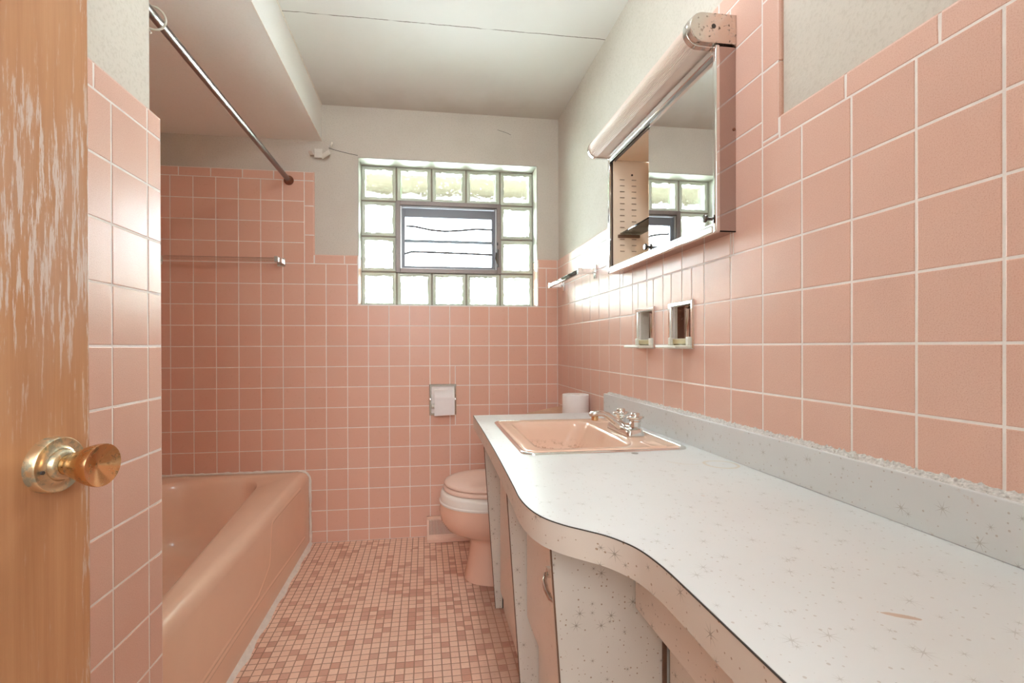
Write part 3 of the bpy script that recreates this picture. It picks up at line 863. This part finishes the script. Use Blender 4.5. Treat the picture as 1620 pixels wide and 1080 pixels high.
# ------------------------------------------------------------------ floor register
o = tag(empty('floor_register', (.14, 2.49, 0)), 'pink painted metal heat register with sloped grille at the foot of the back wall', 'vent')
x0, x1 = .006, .300
prof = [(2.5385, 0.001), (2.5385, .112), (2.530, .112), (2.528, .097), (2.462, .022), (2.452, .018), (2.450, .001)]
m = MB(); m.loft([[(x0, a, b) for a, b in prof], [(x0 + .012, a, b) for a, b in prof]], True, True, True)
m.loft([[(x1 - .012, a, b) for a, b in prof], [(x1, a, b) for a, b in prof]], True, True, True)
m.box(x0, x1, 2.526, 2.5385, .096, .112)
m.loft([[(x, 2.4495, .001), (x, 2.4495, .019), (x, 2.463, .024), (x, 2.474, .036), (x, 2.478, .032), (x, 2.466, .001)] for x in (x0, x1)], True, True, True)
build('frame', m, 'register', o, bevel=.0012)
m = MB(); n = 44
for i in range(n):
    x = x0 + .014 + (x1 - x0 - .028) * i / n
    a = Vector((x, 2.470, .030)); b = Vector((x + .001, 2.528, .097))
    m.loft([[(x, 2.471, .028), (x + .0036, 2.471, .028), (x + .0036, 2.468, .034), (x, 2.468, .034)], [(x, 2.530, .094), (x + .0036, 2.530, .094), (x + .0036, 2.526, .100), (x, 2.526, .100)]], True, True, True)
build('grille', m, 'register', o, smooth=0)
m = MB(); m.loft([[(x, 2.480, .022), (x, 2.535, .088), (x, 2.537, .086), (x, 2.482, .020)] for x in (x0 + .012, x1 - .012)], True, True, True); build('louver_back', m, 'rust', o, smooth=0)

# ------------------------------------------------------------------ toilet (faces the tub, tank on the right wall)
o = tag(empty('toilet', (.42, 2.08, 0)), 'pink toilet with pale seat beyond the end of the vanity', 'toilet')
TY = 2.085
m = MB(); L = []
for cx, rx, ry, z, p in ((.365, .193, .120, 0.001, 2.6), (.365, .193, .120, .006, 2.6), (.362, .182, .112, .03, 2.5), (.362, .170, .105, .10, 2.4), (.362, .163, .102, .16, 2.3), (.355, .168, .108, .180, 2.2),
                     (.338, .200, .128, .200, 2.1), (.318, .225, .150, .222, 2.1), (.306, .238, .170, .262, 2.1), (.302, .241, .178, .30, 2.1), (.300, .236, .178, .335, 2.1), (.300, .232, .176, .352, 2.1), (.300, .20, .15, .354, 2.1)):
    L.append(ell(cx, TY, rx, ry, z, 56, p))
m.loft(L, True, True, True); bowl = build('bowl', m, 'toilet', o, smooth=60)
m = MB(); R_ = lambda ex, z: ell(.300, TY, .232 + ex, .178 + ex, z, 56, 2.1)
m.loft([R_(-.03, .336), R_(.000, .336), R_(.007, .339), R_(.008, .345), R_(.003, .349), R_(.003, .374), R_(-.002, .386), R_(-.02, .392)], True, True, True)
build('seat_riser', m, 'white_seat', bowl, smooth=50)['label'] = 'white plastic rim under the seat'
m = MB(); R_ = lambda ex, z: ell(.302, TY, .222 + ex, .172 + ex, z, 56, 2.1)
m.loft([R_(-.02, .391), R_(-.003, .391), R_(0.002, .396), R_(.002, .405), R_(-.002, .410), R_(-.02, .411)], True, True, True)
build('seat', m, 'seat', o, smooth=50)
m = MB(); R_ = lambda ex, z: ell(.304, TY, .222 + ex, .172 + ex, z, 56, 2.1)
m.loft([R_(-.03, .413), R_(-.004, .413), R_(0, .418), R_(-.001, .426), R_(-.008, .433), R_(-.03, .438), R_(-.08, .441), R_(-.16, .442)], True, True, True)
build('seat_lid', m, 'seat', o, smooth=60)
def tankpoly(e=0.0): return [(.460 - e, 2.060), (.460 - e, 2.113), (.703, 2.357 + e), (A - .003, 2.357 + e), (A - .003, 1.842 - e), (.680, 1.842 - e)]
m = MB(); m.prism(tankpoly(-.010), .37, .702); build('tank', m, 'toilet', o, bevel=.02, seg=4)
m = MB(); m.prism(tankpoly(.0), .700, .720); build('tank_lid', m, 'lid', o, bevel=.006, seg=3)['label'] = 'aged tan tank lid'
m = MB(); m.box(.46, .60, TY - .10, TY + .10, .30, .372); build('tank_shelf', m, 'toilet', o, bevel=.02, seg=3)
m = MB(); c = (.6715, 2.030, .7205)
m.lathe([(.021, .0), (.0575, .0), (.059, .003), (.059, .0885), (.0575, .0910), (.040, .0918), (.0215, .0910), (.021, .087), (.021, 0)], c, (0, 0, 1), 56)
r_ = tag(build('toilet_paper_roll', m, 'paper', smooth=40), 'spare toilet paper roll standing on the toilet tank lid', 'toilet paper')
# ------------------------------------------------------------------ vanity
FY = (1.80, 1.30, .82)
van = tag(empty('vanity_cabinet', (.45, 1.3, 0)), 'starburst laminate vanity cabinet with raked side panels under the white counter', 'cabinet')
def fx(z): return .2705 - .068 * z
DX = .288
for k, y in enumerate(FY):
    m = MB(); back = A - .012
    poly = [(fx(.004), .004), (fx(.712), .712), (back, .712), (back, .004)]
    if k == 1: poly[2:] = [(.298, .712), (.298, .590), (.345, .590), (.345, .004)]     # the middle one stops short of the basin
    m.loft([[(x, y, z) for x, z in poly], [(x, y + .019, z) for x, z in poly]], True, True, True)
    p = build('side_panel', m, 'fin', van, smooth=0)
    e = MB(); w = .0025
    e.loft([[(fx(.004) - w, y - .0006, .004), (fx(.712) - w, y - .0006, .712), (fx(.712), y - .0006, .712), (fx(.004), y - .0006, .004)],
            [(fx(.004) - w, y + .0025, .004), (fx(.712) - w, y + .0025, .712), (fx(.712), y + .0025, .712), (fx(.004), y + .0025, .004)]], True, True, True)
    build('panel_edge', e, 'wood_dark', p, smooth=0)
# far bay: plain door down to a low toe board, near bay: door with handle over a lower panel
m = MB(); m.box(DX, DX + .018, 1.323, 1.796, .075, .705); build('door', m, 'front', van, bevel=.0012)
m = MB(); m.box(DX + .012, DX + .026, 1.321, 1.798, .002, .073); build('toe_board', m, 'front', van, bevel=.001)
m = MB(); m.box(DX - .004, DX + .016, .843, 1.296, .262, .705); dr = build('door', m, 'front', van, bevel=.0015)
m = MB(); m.box(DX + .030, DX + .046, .842, 1.298, .002, .262); build('lower_panel', m, 'front', van, bevel=.001)
# bow handle
hy, hz_ = .990, .500
m = MB()
m.tube([(DX - .004, hy + .045, hz_ + .012), (DX - .016, hy + .044, hz_ + .011), (DX - .026, hy + .026, hz_ + .004), (DX - .028, hy, hz_ - .002), (DX - .026, hy - .030, hz_ - .006), (DX - .014, hy - .048, hz_ - .008), (DX - .004, hy - .050, hz_ - .008)], .0042, 10, squash=(1.4, .8))
m.box(DX - .014, DX - .004, hy + .036, hy + .056, hz_ + .004, hz_ + .022)
build('handle', m, 'chrome_worn', dr, smooth=50)['label'] = 'curved chrome handle'
m = MB(); m.box(DX + .008, DX + .012, 1.7965, 1.7995, .004, .705); build('hinge_gap', m, 'dark', van, smooth=0)
# knee hole: apron box and recessed back panel
m = MB(); m.box(.384, .400, -.043, .817, .545, .708); m.box(.400, .437, -.043, .817, .545, .560); build('apron_drawer', m, 'apron', van, bevel=.001)
m = MB(); m.box(.446, .462, -.043, .806, .004, .560); build('back_panel', m, 'apron', van, smooth=0)
m = MB(); m.box(.4375, .4445, .814, .8188, .004, .545); build('dark_gap_strip', m, 'wood_dark', van, smooth=0)

# ------------------------------------------------------------------ counter
ZC = .757
ctl = [(.188, 1.828), (.185, 1.50), (.181, 1.25), (.176, 1.05), (.171, .90), (.1685, .83), (.171, .785), (.178, .748), (.190, .718), (.210, .690), (.236, .665), (.258, .643), (.273, .620), (.284, .594), (.2895, .561), (.2915, .526), (.291, .471), (.290, .40), (.289, .30), (.288, .10), (.288, -.043)]
edge_line = catmull(ctl)
cnt = tag(empty('countertop', (.45, .9, ZC)), 'long white starburst laminate counter with a wavy front edge', 'countertop')
bm = bmesh.new()
outer = [(A - .0012, 1.828)] + edge_line + [(A - .0012, -.043)]
hx0, hx1, hy0, hy1 = .253, .683, 1.150, 1.645
inner = [(p[0], p[1]) for p in rrect(hx0, hx1, hy0, hy1, .03, 0, 5)]
es = []
for lp in (outer, inner):
    vs = [bm.verts.new((x, y, ZC)) for x, y in lp]
    es += [bm.edges.new((vs[i], vs[(i + 1) % len(vs)])) for i in range(len(vs))]
bmesh.ops.triangle_fill(bm, edges=es, use_beauty=True, use_dissolve=False)
ret = bmesh.ops.extrude_face_region(bm, geom=list(bm.faces))
for v in [g for g in ret['geom'] if isinstance(g, bmesh.types.BMVert)]: v.co.z -= .020
bmesh.ops.recalc_face_normals(bm, faces=bm.faces)
mb = MB(); bm.verts.index_update(); mb.v = [tuple(v.co) for v in bm.verts]; mb.f = [[v.index for v in f.verts] for f in bm.faces]; mb.mi = [0] * len(mb.f); bm.free()
build('counter_surface', mb, 'counter', cnt, smooth=0)
def offset(line, d):
    out = []
    for i, p in enumerate(line):
        a = Vector(line[max(i - 1, 0)]); b = Vector(line[min(i + 1, len(line) - 1)]); t = (b - a).normalized()
        out.append((p[0] + t.y * d, p[1] - t.x * d))
    return out
oin = offset(edge_line, -.016); oout = offset(edge_line, .0008)
m = MB()
m.loft([[(a[0], a[1], .7105), (a[0], a[1], ZC - .0016), (b[0], b[1], ZC - .0016), (b[0], b[1], .7105)] for a, b in zip(oout, oin)], True, True, True)
m.box(.1875, A - .002, 1.8275, 1.8285, .7105, ZC - .0016)
build('edge_band', m, 'strip', cnt, smooth=60)
oo = offset(edge_line, .0014)
m = MB(); m.loft([[(a[0], a[1], ZC - .0020), (a[0], a[1], ZC - .0006), (b[0], b[1], ZC - .0006), (b[0], b[1], ZC - .0020)] for a, b in zip(oo, oin)], True, True, True)
build('edge_seam', m, 'dark', cnt, smooth=60)
m = MB(); m.box(A - .0195, A - .001, -.043, 1.812, ZC, .836); build('backsplash', m, 'splash', cnt, bevel=.0015)
m = MB(); random.seed(11)
n = 420; L = []
for i in range(n + 1):
    y = -.043 + 1.845 * i / n
    h = lambda s: random.uniform(0, s * .8)
    L.append([(A - .0165 + h(.004), y, .8355), (A - .013 + h(.003), y, .836 + h(.002)), (A - .008, y, .8375 + h(.004)), (A - .003, y, .839 + h(.005)), (A - .0002, y, .841 + h(.007)), (A + .002, y, .843)])
m.loft(L, False)
for i in range(170):
    y = random.uniform(0, 1.79); s_ = random.uniform(.0006, .0018); x = A - random.uniform(.003, .016)
    m.lathe([(.0001, -s_), (s_, -.2 * s_), (s_ * .7, s_ * .7), (.0001, s_)], (x, y, .8375 + s_ * .4), (random.uniform(-.4, .4), .2, 1), 6)
struct(build('trim_6', m, 'rubble', smooth=0, fix=False))

# ------------------------------------------------------------------ sink
sk = tag(empty('sink', (.46, 1.40, ZC)), 'pink drop-in basin with steel rim set in the white counter', 'sink')
sx0, sx1, sy0, sy1 = .240, .692, 1.138, 1.658
m = MB(); r0 = .035
def S_(i, z, r=None): return rrect(sx0 + i, sx1 - i, sy0 + i, sy1 - i, (r if r else max(.01, r0 - i * .6)), z, 8)
m.loft([S_(0, ZC + .0002), S_(.0005, ZC + .0022), S_(.004, ZC + .0044), S_(.010, ZC + .0040), S_(.013, ZC + .0020), S_(.0135, ZC - .004)], True)
build('steel_rim', m, 'chrome', sk, smooth=60)
m = MB(); L = [S_(.0130, ZC - .002), S_(.0135, ZC + .0020), S_(.018, ZC + .0050), S_(.026, ZC + .0045)]
def B_(i, z, r, dx=0, dy=0): return rrect(.300 + i, .556 - i - dx, 1.192 + i, 1.598 - i, r, z, 8)
L += [rrect(.285, .566, 1.180, 1.612, .05, ZC + .0042, 8), B_(-.006, ZC + .0030, .05), B_(0, ZC - .004, .05), B_(.006, ZC - .016, .05), B_(.012, ZC - .05, .05, .012), B_(.022, ZC - .09, .05, .022),
      B_(.036, ZC - .118, .045, .03), B_(.06, ZC - .132, .04, .03), B_(.095, ZC - .138, .012, .02)]
m.loft(L, True, False, True)
basin = build('basin', m, 'sink', sk, smooth=60)
for y0, y1 in ((1.160, 1.235), (1.560, 1.635)):
    m = MB()
    a = rrect(.590, .640, y0, y1, .01, ZC + .0048, 5); b = rrect(.594, .636, y0 + .004, y1 - .004, .008, ZC + .0075, 5); c = rrect(.599, .631, y0 + .009, y1 - .009, .006, ZC + .0056, 5)
    m.loft([a, b, c], True, False, True)
    build('soap_recess', m, 'sink', basin, smooth=60)
m = MB(); m.lathe([(.024, 0), (.024, .003), (.018, .004), (.016, .001), (.0001, .001)], (.42, 1.395, ZC - .1385), (0, 0, 1), 32); build('drain', m, 'chrome_worn', sk, smooth=40)

# ------------------------------------------------------------------ faucet
fc = tag(empty('faucet', (.61, 1.372, ZC)), 'worn chrome faucet with two round handles on the pink sink', 'faucet')
ZF = ZC + .005; FX, FYc = .612, 1.372
m = MB()
m.loft([rrect(FX - .027, FX + .027, FYc - .082, FYc + .082, .010, ZF, 6), rrect(FX - .027, FX + .027, FYc - .082, FYc + .082, .010, ZF + .008, 6),
        rrect(FX - .022, FX + .022, FYc - .077, FYc + .077, .009, ZF + .020, 6), rrect(FX - .018, FX + .018, FYc - .070, FYc + .070, .009, ZF + .023, 6)], True, True, True)
build('base_plate', m, 'chrome_worn', fc, smooth=40)
def spout_loop(p, w, h, tang):
    t = Vector(tang).normalized(); s = Vector((0, 1, 0)); u = s.cross(t).normalized()
    if u.z < 0: u = -u
    return [Vector(p) + s * (w * math.copysign(abs(math.cos(a)) ** .6, math.cos(a))) + u * (h * math.copysign(abs(math.sin(a)) ** .6, math.sin(a))) for a in [2 * PI * k / 20 for k in range(20)]]
SP = [((FX + .010, FYc, ZF + .014), .026, .016, (-1, 0, .3)), ((FX - .015, FYc, ZF + .020), .024, .015, (-1, 0, .6)), ((FX - .040, FYc, ZF + .041), .0195, .012, (-1, 0, .9)),
      ((FX - .060, FYc, ZF + .055), .016, .010, (-1, 0, .5)), ((FX - .076, FYc, ZF + .061), .0145, .009, (-1, 0, .15)), ((FX - .094, FYc, ZF + .061), .0135, .0085, (-1, 0, -.05)), ((FX - .108, FYc, ZF + .058), .012, .0075, (-1, 0, -.3)), ((FX - .113, FYc, ZF + .055), .006, .004, (-1, 0, -.5))]
m = MB(); m.loft([spout_loop(*a) for a in SP], True, True, True)
sp = build('spout', m, 'chrome_worn', fc, smooth=60)
m = MB(); m.lathe([(.0100, 0), (.0105, .006), (.0105, .015), (.0085, .016), (.0001, .014)], (FX - .097, FYc, ZF + .055), (0, 0, -1), 24); build('aerator', m, 'brass', sp, smooth=40)['label'] = 'brassy aerator'
FX += .008
for y in (FYc - .051, FYc + .051):
    ZF_ = ZF - .006
    m = MB(); m.lathe([(.020, 0), (.020, .004), (.0165, .008), (.0165, .026), (.0185, .030), (.0185, .034), (.0001, .034)], (FX + .002, y, ZF_ + .021), (0, 0, 1), 10)
    h = build('handle', m, 'chrome', fc, smooth=25)
    m = MB(); n = 32; lo = []
    for r, hh in ((.010, .034), (.024, .035), (.0255, .038), (.024, .041), (.014, .043), (.0125, .050), (.0105, .052), (.0001, .053)):
        lo.append([(FX + .002 + (r * (1 + (.07 if r > .02 else 0) * math.cos(4 * a))) * math.cos(a), y + (r * (1 + (.07 if r > .02 else 0) * math.cos(4 * a))) * math.sin(a), ZF_ + .021 + hh) for a in [2 * PI * k / n for k in range(n)]])
    m.loft(lo, True); build('handle_cap', m, 'chrome_worn', h, smooth=40)
m = MB(); m.lathe([(.0085, 0), (.0085, .0008), (.004, .0012), (.0001, .0012)], (.525, 1.118, ZC + .0003), (0, 0, 1), 18)
tag(build('loose_disc', m, 'alu', smooth=40), 'tiny grey metal disc lying on the counter in front of the sink', 'metal disc')

# ------------------------------------------------------------------ medicine cabinet
mc = tag(empty('medicine_cabinet', (A, 1.35, 1.52)), 'chrome framed medicine cabinet with sliding mirrors, far end open', 'medicine cabinet')
PX = .684; my0, my1, mz0, mz1 = 1.022, 1.682, 1.299, 1.744
def frP(u, v, n): return (PX - n, u, v)
m = MB()
w = .013
for (a, b, c, d) in ((my0, my0 + w, mz0, mz1), (my1 - w, my1, mz0, mz1), (my0 + w, my1 - w, mz0, mz0 + .020), (my0 + w, my1 - w, mz1 - .020, mz1)):
    m.box(PX, PX + .012, a, b, c, d)
build('frame', m, 'chrome', mc, bevel=.003, seg=3)
m = MB(); e = .0015
m.box(PX + .008, A + .001, my0 + e, my0 + .004, mz0 + e, mz1 - e); m.box(PX + .008, A + .001, my1 - .004, my1 - e, mz0 + e, mz1 - e)
m.box(PX + .008, A + .001, my0 + e, my1 - e, mz0 + e, mz0 + .004); m.box(PX + .008, A + .001, my0 + e, my1 - e, mz1 - .004, mz1 - e)
shell = build('shell', m, 'steel', mc, smooth=0)
m = MB(); m.lathe([(.0035, 0), (.0035, .0012), (.0001, .0016)], (A - .005, my0 + e, 1.545), (0, -1, 0), 14); build('screw', m, 'rust', shell, smooth=0)
m = MB(); IX = A + .100       # inner box (beige enamel): back, far side, near side, top, bottom
iy0, iy1, iz0, iz1 = 1.040, 1.658, 1.322, 1.720
m.box(IX, IX + .002, iy0, iy1, iz0, iz1); m.box(PX + .012, IX, iy1, iy1 + .003, iz0, iz1); m.box(PX + .012, IX, iy0 - .003, iy0, iz0, iz1)
m.box(PX + .012, IX, iy0, iy1, iz1, iz1 + .003); m.box(PX + .012, IX, iy0, iy1, iz0 - .003, iz0)
ib = build('inner_box', m, 'beige', mc, bevel=.0008)
for x in (.731, .777):
    for k in range(13):
        z = 1.648 - k * .0222
        m = MB(); m.box(x - .0085, x + .0085, iy1 - .0022, iy1, z, z + .0022); build('shelf_slot', m, 'beige_slot', ib, smooth=0)
for z in (1.668, 1.352):
    m = MB(); m.lathe([(.0038, 0), (.0038, .0012), (.0001, .0012)], (.770, iy1, z), (0, -1, 0), 14); build('screw_hole', m, 'dark', ib, smooth=0)
m = MB(); m.box(.713, .797, iy1 - .010, iy1 - .0005, 1.4325, 1.4425); build('shelf_bracket', m, 'wood_dark', ib, bevel=.001)
m = MB(); m.box(.722, .800, iy0 + .002, iy1 - .001, 1.4435, 1.4485); build('glass_shelf', m, 'shelf_glass', mc, smooth=0)
# sliding tracks and mirrors
for z0, z1 in ((mz0 + .018, mz0 + .024), (mz1 - .030, mz1 - .018)):
    m = MB()
    for xx in (PX + .002, PX + .0100, PX + .0180): m.box(xx, xx + .0015, my0 + .010, my1 - .010, z0, z1)
    m.box(PX + .002, PX + .0195, my0 + .010, my1 - .010, z0 if z0 < 1.5 else z1 - .002, (z0 + .002) if z0 < 1.5 else z1)
    build('slide_track', m, 'alu', mc, smooth=0)
def mirror(y0, y1, x, ky, kz):
    m = MB(); m.box(x, x + .005, y0, y1, mz0 + .021, mz1 - .021); mm = build('mirror_door', m, 'mirror', mc, smooth=0)
    m = MB(); m.lathe([(.0042, 0), (.0042, .010), (.006, .012), (.0095, .014), (.0100, .018), (.008, .020), (.0001, .0205)], (x, ky, kz), (-1, 0, 0), 24)
    build('knob', m, 'knob_dark', mm, smooth=40)
mirror(my0 + .011, 1.356, PX + .004, 1.047, 1.337)
mirror(1.049, 1.380, PX + .0120, 1.370, 1.337)

# lamp over the mirror
lm = tag(empty('vanity_lamp', (A, 1.35, 1.78)), 'long ribbed pink lamp with pitted chrome end caps over the medicine cabinet', 'lamp')
lz0, lz1 = 1.7455, 1.8165; lx0 = .618; lc = (lz0 + lz1) / 2; lr = (lz1 - lz0) / 2
def dsec(y, g=0.0, xr=A - .001, n=22, ribs=0):
    out = [(xr, y, lz1 - g)]
    for i in range(n + 1):
        a = PI / 2 + PI * i / n
        r = lr - g + (.0008 * (1 if i % 2 else -1) if ribs else 0)
        out.append((lx0 + lr + r * math.cos(a), y, lc + r * math.sin(a)))
    out.append((xr, y, lz0 + g)); return out
def cap(y0, y1):
    m = MB(); m.loft([dsec(y0, .002), dsec(y0 + .0015 * (1 if y1 > y0 else -1), .0005), dsec(y1, .0)], True, True, True); return m
c1 = build('end_cap', cap(1.020, 1.040), 'chrome_pit', lm, smooth=40)
m = MB(); m.lathe([(.0055, -.002), (.0055, .0006), (.0001, .0006)], (.678, 1.0202, lc + .003), (0, -1, 0), 20); build('switch_hole', m, 'dark', c1, smooth=0)
c2_ = build('end_cap', cap(1.722, 1.708), 'chrome_worn', lm, smooth=40)
m = MB(); m.loft([dsec(1.036, -.0010), dsec(1.0365, -.0016), dsec(1.050, -.0016), dsec(1.0505, -.001)], True, True, True); build('trim_ring', m, 'chrome_worn', lm, smooth=40)
m = MB(); m.loft([dsec(1.050, .0035, n=46, ribs=1), dsec(1.709, .0035, n=46, ribs=1)], True, True, True); build('diffuser', m, 'diffuser', lm, smooth=15)

# ------------------------------------------------------------------ recessed cup and soap holders
def holder(y0, y1, label, tongue):
    o = tag(empty('soap_holder' if tongue > 1 else 'toothbrush_holder', (A, (y0 + y1) / 2, 1.09)), label, 'wall holder', 'recessed chrome holders above the sink')
    z0, z1 = 1.020, 1.158
    m = MB(); frame(m, frR, y0, y1, z0, z1, .0125, .006); build('frame', m, 'chrome', o, smooth=30)
    m = MB(); cup(m, frR, y0 + .0115, y1 - .0115, z0 + .0115, z1 - .0115, .055); build('recess', m, 'recess', o, smooth=50, fix=False)
    m = MB(); yc = (y0 + y1) / 2; hw = (y1 - y0) / 2 - .014
    m.box(A - .004, A + .020, yc - hw, yc + hw, z0 + .014, z0 + .030); build('insert', m, 'yellow_pl', o, bevel=.002)
    m = MB(); m.box(A - .012, A - .0005, yc - hw - .002, yc - hw + .012, z0 + .010, z0 + .034); m.box(A - .012, A - .0005, yc + hw - .012, yc + hw + .002, z0 + .010, z0 + .034)
    m.box(A - .052, A - .004, yc - hw - .004, yc + hw + .004, z0 + .002, z0 + .010)
    build('tray', m, 'white_pl', o, bevel=.0025, seg=3)
holder(1.417, 1.553, 'chrome recessed wall holder over the sink, the farther of the two', 1)
holder(1.197, 1.330, 'chrome recessed wall holder over the counter, the nearer of the two', 2)

# ------------------------------------------------------------------ peeling paint at the soffit corner
def flake(name_label, c, du, dv, w, h, curl, twist=0.0):
    m = MB(); N = 8; du = Vector(du).normalized(); dv = Vector(dv).normalized(); nn = Vector((0, -1, 0))
    top = []; 
    for i in range(N + 1):
        t = i / N; a = curl * t
        off = (math.sin(a) / curl * h if curl else t * h); lift = ((1 - math.cos(a)) / curl * h if curl else 0)
        c_ = Vector(c) + dv * off + nn * (lift * 1.0 + .004 + .012 * t)
        top.append([c_ - du * w / 2 * (1 - .15 * t), c_ + du * w / 2 * (1 - twist * t), c_ + du * w / 2 * (1 - twist * t) - nn * .0012 , c_ - du * w / 2 * (1 - .15 * t) - nn * .0012])
    m.loft(top, True, True, True)
    tag(build('paint_flake', m, 'paint_flake', smooth=60), name_label, 'peeling paint', 'peeling paint flakes where the soffit meets the back wall')
YF = D + TP - .001
flake('largest peeling paint flake below the soffit corner, hanging down toward the window', (-.523, YF, 2.050), (.75, 0, .55), (.45, 0, -.8), .055, .050, 1.1)
flake('flat peeling paint patch right below the soffit corner', (-.552, YF, 2.068), (1, 0, 0), (0, 0, -1), .040, .055, .25)
flake('narrow curled paint flake left of the soffit corner with a torn tip', (-.588, YF, 2.052), (1, 0, .1), (.35, 0, -1), .022, .070, 2.2, .3)
flake('short curled paint flake sticking out right of the soffit corner', (-.500, YF, 2.088), (.35, 0, .9), (.9, 0, -.3), .020, .048, 2.0)
m = MB(); m.tube([(-.500, YF, 2.075), (-.44, YF, 2.061), (-.40, YF, 2.053), (-.352, YF, 2.045)], .0012, 6)
m.tube([(.40, YF, 2.225), (.45, YF, 2.212), (.475, YF, 2.202)], .0008, 6)
struct(build('trim_7', m, 'dark', smooth=0))

# ------------------------------------------------------------------ ceiling lamp just inside the doorway
cl = tag(empty('ceiling_lamp', (.16, .96, CEIL)), 'round frosted ceiling lamp with a glowing glass shade on the white ceiling', 'ceiling lamp')
m = MB(); m.lathe([(.115, 0), (.118, .01), (.112, .02), (.100, .022)], (.16, .96, CEIL), (0, 0, -1), 40, caps=True); build('base', m, 'alu', cl, smooth=40)
t = NT('lit_frosted_glass'); t.set((.9, .82, .72), .4); t.b.inputs['Emission Color'].default_value = (.86, .94, 1.0, 1); t.b.inputs['Emission Strength'].default_value = 14.5
m = MB(); m.lathe([(.108, .018), (.106, .03), (.094, .052), (.070, .070), (.035, .080), (.0001, .083)], (.16, .96, CEIL), (0, 0, -1), 40); build('glass_shade', m, t.m, cl, smooth=60)
